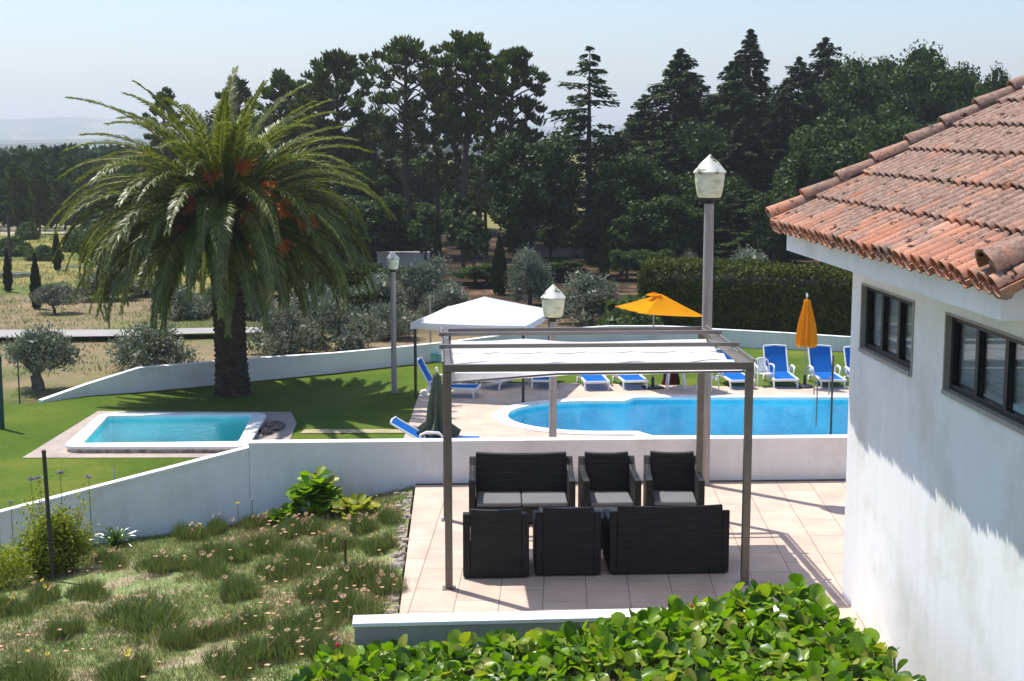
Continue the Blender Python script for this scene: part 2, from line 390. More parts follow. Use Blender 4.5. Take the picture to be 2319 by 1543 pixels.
M['berg'] = leafmat('broad_glossy_leaf', [(.03, .075, .006), (.075, .165, .008), (.12, .23, .010), (.17, .30, .012), (.22, .34, .018), (.30, .30, .06)], .38, .36, .03, tcol=(1.5, 1.6, .35))
M['stem'] = surf('green_stem', [(.3, (.10, .13, .03)), (.7, (.16, .18, .05))], 8, .7)
M['grass'] = leafmat('tufted_grass', [(.09, .14, .03), (.14, .20, .05), (.21, .27, .09), (.32, .32, .15), (.46, .40, .25)], .25, gloss=.02, tcol=(1.1, 1.15, .7), patch=(1.6, (.72, .85, .7), (1.3, 1.15, 1.2)))
M['clump'] = leafmat('narrow_leaf_clump', [(.07, .11, .02), (.12, .175, .04), (.19, .25, .075), (.30, .29, .14)], .25, gloss=.04, tcol=(1.1, 1.15, .7))
M['flower'] = leafmat('faded_petals', [(.70, .46, .30), (.62, .36, .20), (.78, .62, .45), (.72, .30, .10)], .3, gloss=.02, tcol=(1.1, 1, .8))
M['yellow'] = surf('yellow_petals', [(.3, (.70, .50, .03)), (.7, (.85, .66, .06))], 8, .7)
M['shrub'] = leafmat('yellow_green_shrub_leaves', [(.16, .21, .02), (.27, .31, .03), (.40, .40, .05), (.14, .19, .03)], .42, gloss=.02)
M['strap'] = leafmat('strap_leaves', [(.05, .11, .02), (.09, .17, .035), (.14, .23, .06)], .3, .3, .12)
M['aloe'] = leafmat('aloe_leaves', [(.06, .09, .05), (.09, .12, .07)], .05, .3, .08)
M['umbel'] = surf('violet_grey_umbel', [(.3, (.20, .18, .22)), (.7, (.35, .32, .38))], 8, .8)
M['far'] = leafmat('distant_tree_crowns', [(.018, .034, .012), (.034, .055, .020), (.065, .085, .032)], .15, gloss=.0)
M['path'] = surf('pale_gravel_path', [(.3, (.28, .265, .24)), (.7, (.37, .35, .32))], .6, .95)
M['hill'] = surf('distant_hills', [(.35, (.03, .05, .03)), (.55, (.06, .08, .04)), (.62, (.20, .20, .10))], .006, .95, detail=8)
# ================================================================ SETTING
def sstep(a, b, x): t = np.clip((x - a) / (b - a), 0, 1); return t * t * (3 - 2 * t)
def vnoise(x, y, seed=0):
    """cheap smooth value noise made of rotated sines"""
    r = np.random.default_rng(seed); out = 0
    for k in range(7):
        a = r.uniform(0, 2 * math.pi); f = r.uniform(.6, 1.6); ph = r.uniform(0, 6.28)
        out = out + np.sin((x * math.cos(a) + y * math.sin(a)) * f + ph + .7 * np.sin((y * math.cos(a) - x * math.sin(a)) * f * .6 + ph))
    return out / 7
def terr(X, Y):
    X = np.asarray(X, float); Y = np.asarray(Y, float)
    z = -2.78 + 0 * X
    left = sstep(.14, .26, -X / np.maximum(Y, 30))
    d = np.interp(Y, [60, 125, 180, 300, 600, 1500, 6000], [0, -.7, -3.0, -6.5, -10.5, -17, -20])
    d2 = np.interp(Y, [60, 150, 300, 500, 800, 1500, 6000], [0, -.6, -1.5, -1.8, -4, -14, -20])
    z = z + d * left + d2 * (1 - left)
    z = z + np.clip((Y - 60) / 300, 0, 1) * .9 * vnoise(X / 60, Y / 60, 3)
    z = z + .08 * vnoise(X / 4, Y / 4, 5) * sstep(48, 60, Y)
    ins = sstep(-15, -12.5, X) * sstep(20, 17, X) * sstep(23, 26, Y) * sstep(44, 42.5, Y)
    return z - 3.2 * ins
ys = list(np.arange(-30, 70, 1.25))
while ys[-1] < 5200: ys.append(ys[-1] + max(1.25, (ys[-1] - 45) * .05))
xs = list(np.arange(0, 60, 1.25))
while xs[-1] < 3200: xs.append(xs[-1] + max(1.25, (xs[-1] - 40) * .06))
xs = np.array([-x for x in xs[:0:-1]] + xs); ys = np.array(ys)
GX, GY = np.meshgrid(xs, ys); GZ = terr(GX, GY)
def gridmesh(name, GX, GY, GZ, mat, smooth=True):
    ny, nx = GX.shape
    V = np.stack([GX.ravel(), GY.ravel(), GZ.ravel()], 1)
    i = np.arange(nx * ny).reshape(ny, nx)
    F = np.stack([i[:-1, :-1].ravel(), i[:-1, 1:].ravel(), i[1:, 1:].ravel(), i[1:, :-1].ravel()], 1)
    return link(name, raw_mesh(name, V, F), mat, None, smooth)
def terrain_mat():
    m, nt, out = new_mat('fields_and_woodland_floor')
    b = N(nt, 'ShaderNodeBsdfPrincipled'); nt.links.new(b.outputs[0], out.inputs[0]); b.inputs['Roughness'].default_value = .95
    b.inputs['Specular IOR Level'].default_value = .05
    v = coords(nt); sx = N(nt, 'ShaderNodeSeparateXYZ'); nt.links.new(v, sx.inputs[0])
    nb = noise(nt, .05, 4, v); ma = N(nt, 'ShaderNodeMath', operation='MULTIPLY_ADD'); ma.inputs[1].default_value = 26; nt.links.new(nb.outputs['Fac'], ma.inputs[0])
    nt.links.new(sx.outputs[1], ma.inputs[2])
    mr = N(nt, 'ShaderNodeMapRange'); mr.inputs[1].default_value = 13; mr.inputs[2].default_value = 413; nt.links.new(ma.outputs[0], mr.inputs[0])
    r = ramp(nt, [(.08, (.205, .165, .095)), (.175, (.225, .17, .10)), (.20, (.24, .20, .075)), (.30, (.30, .25, .075)),
                  (.335, (.52, .44, .34)), (.40, (.50, .42, .32)), (.44, (.07, .075, .03)), (.75, (.08, .09, .035)), (.9, (.24, .22, .09))])
    nt.links.new(mr.outputs[0], r.inputs[0])
    n = noise(nt, .35, 7, v, .7); r2 = ramp(nt, [(.3, (.62, .68, .6)), (.5, (1, 1, 1)), (.7, (1.3, 1.22, 1.15))]); nt.links.new(n.outputs['Fac'], r2.inputs[0])
    c = mixc(nt, 1.0, r.outputs[0], r2.outputs[0], 'MULTIPLY')
    # green growth in patches
    n3 = noise(nt, .09, 5, v, .6); r3 = ramp(nt, [(.46, (0, 0, 0)), (.58, (.85, .85, .85))]); nt.links.new(n3.outputs['Fac'], r3.inputs[0])
    c = mixc(nt, r3.outputs[0], c, (.11, .15, .04))
    # needle litter under the right-hand wood, darkened to paint in the trees' shade
    mw = N(nt, 'ShaderNodeMapRange'); mw.inputs[1].default_value = -16; mw.inputs[2].default_value = -9; nt.links.new(sx.outputs[0], mw.inputs[0])
    my = N(nt, 'ShaderNodeMapRange'); my.inputs[1].default_value = 55; my.inputs[2].default_value = 62; nt.links.new(sx.outputs[1], my.inputs[0])
    my2 = N(nt, 'ShaderNodeMapRange'); my2.inputs[1].default_value = 150; my2.inputs[2].default_value = 125; nt.links.new(sx.outputs[1], my2.inputs[0])
    mm = N(nt, 'ShaderNodeMath', operation='MULTIPLY'); nt.links.new(mw.outputs[0], mm.inputs[0]); nt.links.new(my.outputs[0], mm.inputs[1])
    mm2 = N(nt, 'ShaderNodeMath', operation='MULTIPLY'); nt.links.new(mm.outputs[0], mm2.inputs[0]); nt.links.new(my2.outputs[0], mm2.inputs[1])
    n4 = noise(nt, .25, 5, v); r4 = ramp(nt, [(.35, (.022, .017, .010)), (.58, (.06, .040, .024)), (.72, (.30, .18, .11))]); nt.links.new(n4.outputs['Fac'], r4.inputs[0])
    c = mixc(nt, mm2.outputs[0], c, r4.outputs[0])
    # dry yellow meadow seen between the trunks
    a1_ = N(nt, 'ShaderNodeMapRange'); a1_.inputs[1].default_value = 118; a1_.inputs[2].default_value = 135; nt.links.new(sx.outputs[1], a1_.inputs[0])
    a2_ = N(nt, 'ShaderNodeMath', operation='MULTIPLY'); nt.links.new(a1_.outputs[0], a2_.inputs[0]); nt.links.new(mw.outputs[0], a2_.inputs[1])
    c = mixc(nt, a2_.outputs[0], c, (.20, .18, .06))
    # far plain: patchwork of woods and pale fields
    mf = N(nt, 'ShaderNodeMapRange'); mf.inputs[1].default_value = 600; mf.inputs[2].default_value = 900; nt.links.new(sx.outputs[1], mf.inputs[0])
    n5 = noise(nt, .004, 6, coords(nt, 'Object', (1, .45, 1)), .65); r5 = ramp(nt, [(.40, (.03, .05, .03)), (.54, (.06, .08, .04)), (.6, (.26, .25, .14)), (.7, (.10, .14, .06))]); nt.links.new(n5.outputs['Fac'], r5.inputs[0])
    c = mixc(nt, mf.outputs[0], c, r5.outputs[0])
    nt.links.new(c, b.inputs['Base Color'])
    n6 = noise(nt, 3, 5, v); bp = N(nt, 'ShaderNodeBump'); bp.inputs['Strength'].default_value = .6; bp.inputs['Distance'].default_value = .12
    nt.links.new(n6.outputs['Fac'], bp.inputs['Height']); nt.links.new(bp.outputs[0], b.inputs['Normal'])
    return m
tag(gridmesh('ground', GX, GY, GZ, terrain_mat()), kind='structure')

# ridges on the plain and the far mountains
def ridge(name, Y0, x0, x1, h, depth, seed, base):
    nx, ny = 160, 10
    X, T = np.meshgrid(np.linspace(x0, x1, nx), np.linspace(0, 1, ny))
    prof = .55 + .45 * vnoise(X / ((x1 - x0) / 22), 0 * X, seed) + .12 * vnoise(X / ((x1 - x0) / 90), 0 * X, seed + 1)
    Z = base + h * np.clip(prof, .05, 2) * np.sin(T * math.pi) ** 1.2
    return tag(gridmesh(name, X, Y0 + T * depth, Z, M['hill']), kind='structure')
ridge('hills', 1350, -900, 700, 15, 500, 11, -16)
ridge('hills', 2600, -1700, 1300, 24, 700, 23, -20)
ridge('mountains', 4300, -2500, 2300, 100, 800, 31, -22)

# ---- pools and garden level
B2 = R(-1.2)
def rot2(p, a, c=(0, 0)):
    x, y = p[0] - c[0], p[1] - c[1]; return (c[0] + x * math.cos(a) - y * math.sin(a), c[1] + x * math.sin(a) + y * math.cos(a))
YN = P(1700, 990, ZD)[1]; YF = P(1700, 903, ZD)[1]
YC = (YN + YF) / 2
XL = P(1150, 955, ZD)[0]; RR = (P(1300, 911, ZD)[1] - YC) ; XC = XL + RR * 1.12
XS = P(1412, 903, ZD)[0]
def pool_outline(off=0.0):
    pts = []
    for k in range(25):
        a = math.pi / 2 + math.pi * k / 24
        pts.append((XC + (RR * 1.12 + off) * math.cos(a), YC + (RR + off) * math.sin(a)))
    st = XS - off * .3
    pts.append((st, YC - RR - off)); pts.append((st + .35, YN - off)); pts.append((22 + off, YN - off))
    pts.append((22 + off, YF + off)); pts.append((st + .35, YF + off)); pts.append((st, YC + RR + off))
    return pts
pin = pool_outline(); pout = pool_outline(.42)
kc = [P(245, 943, -2.45), P(572, 940, -2.45), P(540, 1001, -2.45), P(188, 1005, -2.45)]
kin = [(p[0], p[1]) for p in kc]
ko = [P(229, 934.5, -2.43), P(607, 934.5, -2.43), P(560, 1012, -2.43), P(140, 1012, -2.43)]
def round_poly(poly, r, n=5):
    out = []; k = len(poly)
    for i in range(k):
        p0, p1, p2 = (np.array(poly[(i + j) % k][:2], float) for j in (-1, 0, 1))
        a = p1 + (p0 - p1) / np.linalg.norm(p0 - p1) * r; b = p1 + (p2 - p1) / np.linalg.norm(p2 - p1) * r
        for j in range(n + 1):
            t = j / n; out.append(tuple((1 - t) ** 2 * a + 2 * t * (1 - t) * p1 + t * t * b))
    return out
kout = round_poly(ko, .45); kinr = round_poly(kin, .12)
# perimeter wall footing, from the picture
per = [P(95, 912, ZD), P(200, 897, ZD), P(318, 888, ZD), P(430, 878, ZD), P(600, 861, ZD), P(760, 845, ZD), P(890, 830, ZD), P(1010, 816, ZD), P(1130, 800, ZD),
       P(1250, 786, ZD), P(1380, 776, ZD), P(1490, 776, ZD), P(1560, 780, ZD), P(1618, 785, ZD), P(1760, 791, ZD), P(1917, 797, ZD)]
per = [np.array(p) for p in per]; dl = per[-1] - per[-2]; per.append(per[-1] + dl * 2.2)
wallx = lambda x: 21.0 + .045 * x
lawn_poly = [(-17, wallx(-17)), (21.5, wallx(21.5)), (24, per[-1][1] - 3)] + [(p[0], p[1]) for p in per[::-1]] + [(-16.5, 40.0), (-22, 36)]
tag(sheet('lawn', lawn_poly, [pin, kinr], ZD, M['lawn']), kind='structure')
dx0 = P(933, 940, ZD)[0]
dkf = lambda px, py: P(px, py, ZD)
deck_poly = [(dx0, wallx(dx0) + .1), (23.5, wallx(23) + .1), (23.5, dkf(1900, 880)[1]), (dkf(1700, 878)[0], dkf(1700, 877)[1]), (dkf(1300, 870)[0], dkf(1300, 869)[1]), (dx0 + .9, dkf(1050, 868)[1]), (dx0, dkf(940, 884)[1])]
tag(sheet('pool_deck', deck_poly, [pin], ZD + .012, M['deck']), kind='structure')
pav = [P(222, 932, ZD), P(660, 934, ZD), P(672, 960, ZD), P(655, 1000, ZD), P(640, 1037, ZD), P(50, 1038, ZD)]
tag(sheet('stone_paving', [tuple(p[:2]) for p in pav], [kinr], ZD + .012, M['strip']), kind='structure')
sp = [P(690, 974, ZD), P(925, 974, ZD), P(925, 982, ZD), P(680, 983, ZD)]
tag(sheet('stepping_path', [tuple(p[:2]) for p in sp[::-1]], [], ZD + .02, surf('edging_stone', [(.3, (.30, .26, .12)), (.7, (.44, .37, .24))], 4, .9)), kind='structure')

def ring(outer, inner, z0, z1):
    """solid band between two outlines of equal length"""
    n = len(outer); V = []; F = []
    for z in (z0, z1):
        V += [(p[0], p[1], z) for p in outer]; V += [(p[0], p[1], z) for p in inner]
    for i in range(n):
        j = (i + 1) % n
        F += [(i, j, 2 * n + j, 2 * n + i), (n + j, n + i, 3 * n + i, 3 * n + j), (2 * n + i, 2 * n + j, 3 * n + j, 3 * n + i), (j, i, n + i, n + j)]
    return MB().add(V, F)
def basin(outline, ztop, depth):
    n = len(outline); V = [(p[0], p[1], ztop) for p in outline] + [(p[0], p[1], ztop - depth) for p in outline]
    F = [((i + 1) % n, i, i + n, (i + 1) % n + n) for i in range(n)] + [tuple(range(n, 2 * n))]
    return MB().add(V, F)
pool = empty('swimming_pool', (0, 0, 0)); tag(pool, 'long bright blue swimming pool with a rounded end and white stone edge', 'swimming pool')
ring(pout, pin, ZD - .05, ZD + .045).build('coping', M['coping'], pool, bevel=.015)
basin(pin, ZD - .04, 1.35).build('basin', M['basin'], pool)
# rounded steps inside the left end
st = MB()
for k, (r_, d_) in enumerate(((.98, .45), (.74, .75), (.5, 1.0))):
    a0, a1 = math.pi * .98, math.pi * 1.42
    poly = [(XC + RR * 1.12 * .995 * math.cos(a0 + (a1 - a0) * t), YC + RR * .995 * math.sin(a0 + (a1 - a0) * t)) for t in np.linspace(0, 1, 12)]
    poly += [(XC + RR * 1.12 * (1 - .14 * (k + 1)) * math.cos(a0 + (a1 - a0) * t), YC + RR * (1 - .14 * (k + 1)) * math.sin(a0 + (a1 - a0) * t)) for t in np.linspace(1, 0, 12)]
    st.prism(poly, ZD - 1.38, ZD - .04 - d_)
st.build('step', M['basin'], pool)
w = sheet('water', pin, [], ZD - .10, M['water'], pool)
kp = empty('paddling_pool', (0, 0, 0)); tag(kp, 'small raised rectangular turquoise paddling pool with white stone edge on the lawn', 'paddling pool')
kin_n = [];
for p in kout:   # match vertex count with the outer rim
    c_ = np.mean(np.array(kin), 0); d_ = np.array(p) - c_
    best = None
    for i in range(4):
        a_, b_ = np.array(kin[i]), np.array(kin[(i + 1) % 4])
        Mx = np.array([d_, -(b_ - a_)]).T
        if abs(np.linalg.det(Mx)) < 1e-9: continue
        t_, u_ = np.linalg.solve(Mx, a_ - c_)
        if t_ > 0 and -1e-6 <= u_ <= 1 + 1e-6: best = c_ + d_ * t_
    kin_n.append(tuple(best))
ring(kout, kin_n, ZD + .10, ZD + .17).build('coping', M['coping'], kp, bevel=.012)
kc2 = np.mean(np.array(kin), 0)
shr = [tuple(kc2 + (np.array(p) - kc2) * .985) for p in kout]
ring(shr, [tuple(kc2 + (np.array(p) - kc2) * .90) for p in kout], ZD, ZD + .10).build('curb_wall', M['curb'], kp)
basin(kin_n, ZD + .11, .75).build('basin', M['basin2'], kp)
sheet('water', kin_n, [], ZD + .05, water('paddling_water', (.62, .90, .92), 3.2, .3), kp)

# pool ladder rail and skimmer
lx, ly = P(1877, 985, ZD)[0], P(1877, 985, ZD)[1]
ld = empty('pool_ladder', (P(1868, 905, ZD)[0], YF, ZD)); tag(ld, 'small steel ladder rail at the far edge of the swimming pool', 'pool ladder')
for s_ in (-.22, .22): MB().tube([(s_, .35, .0), (s_, .35, .45), (s_, .2, .62), (s_, -.02, .58), (s_, -.1, .3), (s_, -.1, -.8)], .02, 6).build('rail', M['metal2'], ld, True)
rp = empty('lane_rope_post', (lx, P(1877, 989, ZD)[1], ZD)); tag(rp, 'thin dark pole standing at the near edge of the swimming pool', 'pole')
MB().tube([(0, 0, -.2), (0, 0, .05), (0, 0, 2.1)], [.03, .03, .025], 6).build('shaft', M['darkpole'], rp)
MB().lathe([(.09, 0), (.09, .03), (.04, .05)], 10).build('base', M['darkpole'], rp)

# ---- perimeter wall: sheared run with its own height profile
def wall_run(pts, tops, thick, z0, capw=.03, caph=.035):
    body = MB(); cap = MB(); n = len(pts)
    L = []; Rr = []
    for i in range(n):
        t = np.array(pts[min(i + 1, n - 1)][:2]) - np.array(pts[max(i - 1, 0)][:2]); t = t / np.linalg.norm(t); nn = np.array([-t[1], t[0]])
        L.append(np.array(pts[i][:2])); Rr.append(nn)
    def strip(mb, o0, o1, zb, zt):
        V = []; F = []
        for i in range(n):
            a = L[i] + Rr[i] * o0; b = L[i] + Rr[i] * o1
            V += [(a[0], a[1], zb[i]), (b[0], b[1], zb[i]), (b[0], b[1], zt[i]), (a[0], a[1], zt[i])]
        for i in range(n - 1):
            a = 4 * i; b = a + 4
            F += [(a, b, b + 3, a + 3), (a + 1, a + 2, b + 2, b + 1), (a + 3, b + 3, b + 2, a + 2), (a, a + 1, b + 1, b)]
        F += [(0, 3, 2, 1), (4 * n - 4, 4 * n - 3, 4 * n - 2, 4 * n - 1)]
        mb.add(V, F)
    strip(body, 0, thick, [z0] * n, tops)
    strip(cap, -capw, thick + capw, [t + .002 for t in tops], [t + caph for t in tops])
    return body, cap
hts = [.03, .32, .70, .70, .68, .62, .59, .58, .58, .58, .58, .58, .60, .60, .57, .50, .45]
pw = empty('perimeter_wall', (0, 0, 0)); tag(pw, 'low curved white rendered wall around the far side of the lawn', 'wall')
b_, c_ = wall_run(per, [ZD + h for h in hts], .2, -3.4, .01)
b_.build('wall_face', M['wall2'], pw); c_.build('wall_top', M['wall'], pw)

# ---- terrace level
yaw = R(2.0)
tl = P(905, 1385, 0); tb = P(940, 1107, 0)
el = lambda y: tl[0] + (tb[0] - tl[0]) * (y - tl[1]) / (tb[1] - tl[1])
terr_poly = [(el(13.9), 13.9), (9.5, 13.9), (9.5, wallx(9.5) + .05), (el(20.9), wallx(el(20.9)) + .05)]
tp = MB().prism(terr_poly, -3.6, 0).build('terrace', M['terrace']); tag(tp, kind='structure')
dr = MB().box(el(20.9), 9, -.10, -.02, 0, .006, Matrix.Translation((0, 21.0, 0)) @ Matrix.Rotation(math.atan(.045), 4, 'Z')).build('drain_channel', M['darkpole']); tag(dr, kind='structure')
# middle wall
def mid(px, py, Y=None):
    # point on the wall's face plane y = 21 + .045 x
    d = ray(px, py); t = 21.0 / (d[1] - .045 * d[0]); return np.array([d[0] * t, d[1] * t, CAM_H + d[2] * t])
a1 = mid(563, 1020); a0 = mid(0, 1166)
zs = a1[2]; sl = (a1[2] - a0[2]) / (a1[0] - a0[0])
ztop = mid(800, 1001)[2]
mw = empty('terrace_wall', (0, 0, 0)); tag(mw, 'long white wall behind the terrace that steps and slopes down to the left', 'wall')
pts = [(-13.0, wallx(-13)), tuple(a0[:2]), (a1[0], wallx(a1[0]))]
b_, c_ = wall_run(pts, [a0[2] + sl * (-13 - a0[0]), a0[2], a1[2]], .18, -3.4, .015, .04); b_.build('sloping_section', M['wall2'], mw); c_.build('sloping_top', M['wall'], mw)
pts = [(a1[0] + .005, wallx(a1[0])), (1.0, wallx(1)), (10, wallx(10))]
b_, c_ = wall_run(pts, [ztop - .045] * 3, .18, -3.4, .015, .045); b_.build('level_section', M['wall2'], mw); c_.build('level_top', M['wall'], mw)
# low front wall
f0 = P(800, 1393, .3); f1 = P(1700, 1372, .3)
fd = (f1 - f0) / np.linalg.norm(f1 - f0)
LWL = float(np.linalg.norm(P(1885, 1369, .3) - f0))
lw = empty('low_front_wall', tuple(f0), math.atan2(fd[1], fd[0])); tag(lw, 'low white topped parapet at the near edge of the terrace behind the leafy bed', 'wall')
MB().box(0.02, LWL - .02, -.24, -.02, -1.2, -.045).build('wall_face', M['grey_side'], lw)
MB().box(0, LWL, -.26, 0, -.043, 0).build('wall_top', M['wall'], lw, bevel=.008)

# garden slope
def zg(X, Y):
    zb = np.interp(X, [-14, -9, -5.5, -3.5, -1.4], [-2, -1.45, -.78, -.52, -.03]); z0 = np.interp(X, [-14, -6, -1.4], [-1.1, -.32, -.03])
    t = np.clip((Y - 12.5) / 8.3, 0, 1)
    return z0 + (zb - z0) * t + .04 * vnoise(X * 2.2, Y * 2.2, 9) * np.clip((-1.3 - X) * 2, 0, 1)
gx = np.linspace(-15, 0, 90); gy = np.linspace(2, 22, 110); GX2, GY2 = np.meshgrid(gx, gy)
GX2 = GX2 * 1.0
U = (GX2 - gx[0]) / (gx[-1] - gx[0]); edge = np.vectorize(lambda y: el(max(y, 13.7)) - .0)(GY2)
GX2 = -15 + U * (edge + 15)
GYY = 2 + (GY2 - 2) / 20 * (wallx(GX2) + .0 - 2)
GZ2 = zg(GX2, GYY)
tag(gridmesh('garden_slope', GX2, GYY, GZ2, M['garden']), kind='structure')
mo = MB()
for i in range(60):
    y = 14.3 + 6.5 * i / 60; x = el(y) - abs(random.gauss(0, .10)) - .02
    s_ = random.uniform(.03, .09); mo.lathe([(s_ * .6, -.03), (s_, 0), (s_ * .7, s_ * .45), (.001, s_ * .5)], 6, (x, y, float(zg(x, y)) + .0), lambda a, z: random.uniform(.75, 1.25))
tag(mo.build('rubble_edging', M['gravel'], None), 'rough crumbled mortar and stones along the left edge of the terrace paving', 'rubble', kind='stuff')
# bed for the broad leaved plants
def zbed(X, Y):
    h = np.interp(X, [-2.4, -1.2, .6, 2.2, 3.5], [-.14, -.04, .12, .48, .70])
    e = np.clip((13.78 + .02 * X - Y) * 3, 0, 1)
    r_ = np.clip((3.62 - .15 * (Y - 10.5) - X) * 2.5, 0, 1)
    return -.45 + (h + .45) * np.minimum(e * .5 + .5, r_)
bx, by = np.meshgrid(np.linspace(-2.8, 4.2, 60), np.linspace(2, 13.82, 90))
tag(gridmesh('planting_bed', bx, by, zbed(bx, by), M['soil']), kind='structure')

# ================================================================ BUILDING
BA = math.atan((975 - 1159.5) / FPX * math.cos(PITCH))      # direction of the long wall
bu = np.array([math.sin(BA), math.cos(BA)]); bn = np.array([math.cos(BA), -math.sin(BA)])
BM = Matrix(((bn[0], bu[0], 0), (bn[1], bu[1], 0), (0, 0, 1)))  # (a,b,z) -> world
corner = P(1907, 1352, 0); AW = float(corner[:2] @ bn); BF = float(corner[:2] @ bu)
def onwall(px, py, a=None):
    a = AW if a is None else a
    d = ray(px, py); t = a / (d[:2] @ bn); p = d * t; return float(p[:2] @ bu), CAM_H + float(p[2])
def eaves(px, py, a):
    return onwall(px, py, a)
brot = -BA
build = empty('villa', (0, 0, 0), brot)     # children use (a, b, z) coordinates
tag(build, 'white rendered building with a weathered terracotta tiled roof and dark framed windows', 'building')
AE = AW * .832; ZE = CAM_H - .2625 * AE * 1.0
B0 = -1.0
w1 = [onwall(1952, 639.4), onwall(1948.6, 793.7), onwall(2073, 681), onwall(2065, 854.5)]
w2 = [onwall(2142.4, 707.4), onwall(2136.5, 890)]
zt = (w1[0][1] + w1[2][1] + w2[0][1]) / 3; zb_ = (w1[1][1] + w1[3][1] + w2[1][1]) / 3
W1 = ((w1[2][0] + w1[3][0]) / 2, (w1[0][0] + w1[1][0]) / 2)
w2far = (w2[0][0] + w2[1][0]) / 2; W2 = (w2far - 2.55, w2far)
TH = .28
mbw = MB()
segs = [(B0, W2[0]), (W2[1], W1[0]), (W1[1], BF)]
ZT = ZE + .10
for s0, s1 in segs: mbw.box(AW, AW + TH, s0, s1, -3.4, ZT)
for s0, s1 in (W1, W2): mbw.box(AW, AW + TH, s0, s1, -3.4, zb_); mbw.box(AW, AW + TH, s0, s1, zt, ZT)
al = math.tan(R(27.5))
# far gable wall, roof ridge at a = AW+4
mbw.add([(AW + TH, BF - TH, -3.4), (AW + 7, BF - TH, -3.4), (AW + 7, BF - TH, ZT), (AW + 4 - .9, BF - TH, ZT + 2.0), (AW + TH, BF - TH, ZT),
         (AW + TH, BF, -3.4), (AW + 7, BF, -3.4), (AW + 7, BF, ZT), (AW + 4 - .9, BF, ZT + 2.0), (AW + TH, BF, ZT)],
        [(0, 1, 2, 3, 4), (9, 8, 7, 6, 5), (0, 4, 9, 5), (1, 6, 7, 2), (3, 8, 9, 4), (2, 7, 8, 3)])
mbw.build('wall', M['wall'], build)
def window(b0, b1, n, nm):
    fr = MB(); d0 = AW + .045
    rv = MB()  # reveal lining and sill
    t = .028
    rv.box(AW - .012, AW + .12, b1 - t, b1, zb_, zt); rv.box(AW - .012, AW + .12, b0, b0 + t, zb_, zt)
    rv.box(AW - .012, AW + .15, b0 + t, b1 - t, zt - .02, zt)
    rv.box(AW - .03, AW + .15, b0 + t, b1 - t, zb_, zb_ + .04)
    b0 += t + .002; b1 -= t + .002; z0 = zb_ + .042; z1 = zt - .022; f = .05
    W = empty('window', (0, 0, 0)); W.parent = build
    rv.build('sill', M['reveal'], W)
    fr.box(d0, d0 + .06, b0, b1, z0, z0 + f); fr.box(d0, d0 + .06, b0, b1, z1 - f, z1)
    pw_ = (b1 - b0) / n
    for k in range(n + 1):
        c_ = b0 + k * pw_; h = .035 if 0 < k < n else .03; c_ = min(max(c_, b0 + h), b1 - h)
        fr.box(d0 - .004 * (k % 2), d0 + .056, c_ - h, c_ + h, z0 + f, z1 - f)
    fr.build('frame', M['frame'], W)
    gl = MB()
    for k in range(n): gl.box(d0 + .03, d0 + .036, b0 + k * pw_ + .036, b0 + (k + 1) * pw_ - .036, z0 + f, z1 - f)
    gl.build('pane', M['glass'], W)
    bl = MB()
    for k in range(n):
        bb0 = b0 + k * pw_ + .01; bb1 = b0 + (k + 1) * pw_ - .01; dd = random.choice([0, .06, .10]); q = 26
        for j in range(q):
            za = z0 + dd + (z1 - z0 - dd) * j / q; zc = z0 + dd + (z1 - z0 - dd) * (j + .9) / q
            bl.box(d0 + .075 + .004 * (j % 2), d0 + .09, bb0, bb1, za, zc)
    bl.build('blind', M['blind'], W)
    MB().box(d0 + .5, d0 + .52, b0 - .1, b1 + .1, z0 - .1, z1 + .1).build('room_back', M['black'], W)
    return W
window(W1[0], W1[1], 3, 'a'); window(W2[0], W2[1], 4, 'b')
# eaves box
bfe = onwall(2266, 725, AE + .1)[0]; BE = eaves(1750, 505, AE)[0]
zf0 = onwall(1900, 606, AE + .10)[1]
MB().box(AE + .10, AW - .002, bfe, BE - .25, zf0, ZE - .03).build('fascia', M['wall'], build)
# tiled roof ----------------------------------------------------------------
def barrel(L, r0, r1, th, n=7, flip=1, arc=math.pi * .94):
    """half-round tile along +x, radius r0 at the low end"""
    V = []; F = []
    for (x, r) in ((0, r0), (L, r1)):
        for rr in (r, r - th):
            for k in range(n):
                a = (math.pi - arc) / 2 + arc * k / (n - 1); V.append((x, rr * math.cos(a), flip * (rr * math.sin(a))))
    o0, i0, o1, i1 = 0, n, 2 * n, 3 * n
    for k in range(n - 1):
        F += [(o0 + k, o0 + k + 1, o1 + k + 1, o1 + k), (i0 + k + 1, i0 + k, i1 + k, i1 + k + 1), (o0 + k + 1, o0 + k, i0 + k, i0 + k + 1), (o1 + k, o1 + k + 1, i1 + k + 1, i1 + k)]
    F += [(o0, o1, i1, i0), (o0 + n - 1, i0 + n - 1, i1 + n - 1, o1 + n - 1)]
    return V, F
ang = math.atan(al); pitch_b = .205; step = .50 / math.cos(ang)
tm = MB(); rows = 11
bnear = onwall(2250, 620, AE)[0] 
ncol = int((BE - bnear) / pitch_b) + 1
ca, sa = math.cos(ang), math.sin(ang)
def place_tile(V, a, b, z, jit):
    out = []
    cj, sj = math.cos(jit), math.sin(jit)
    for (x, y, h) in V:
        x, y = x * cj - y * sj, x * sj + y * cj
        out.append((a + x * ca - h * sa, b + y, z + x * sa + h * ca))
    return out
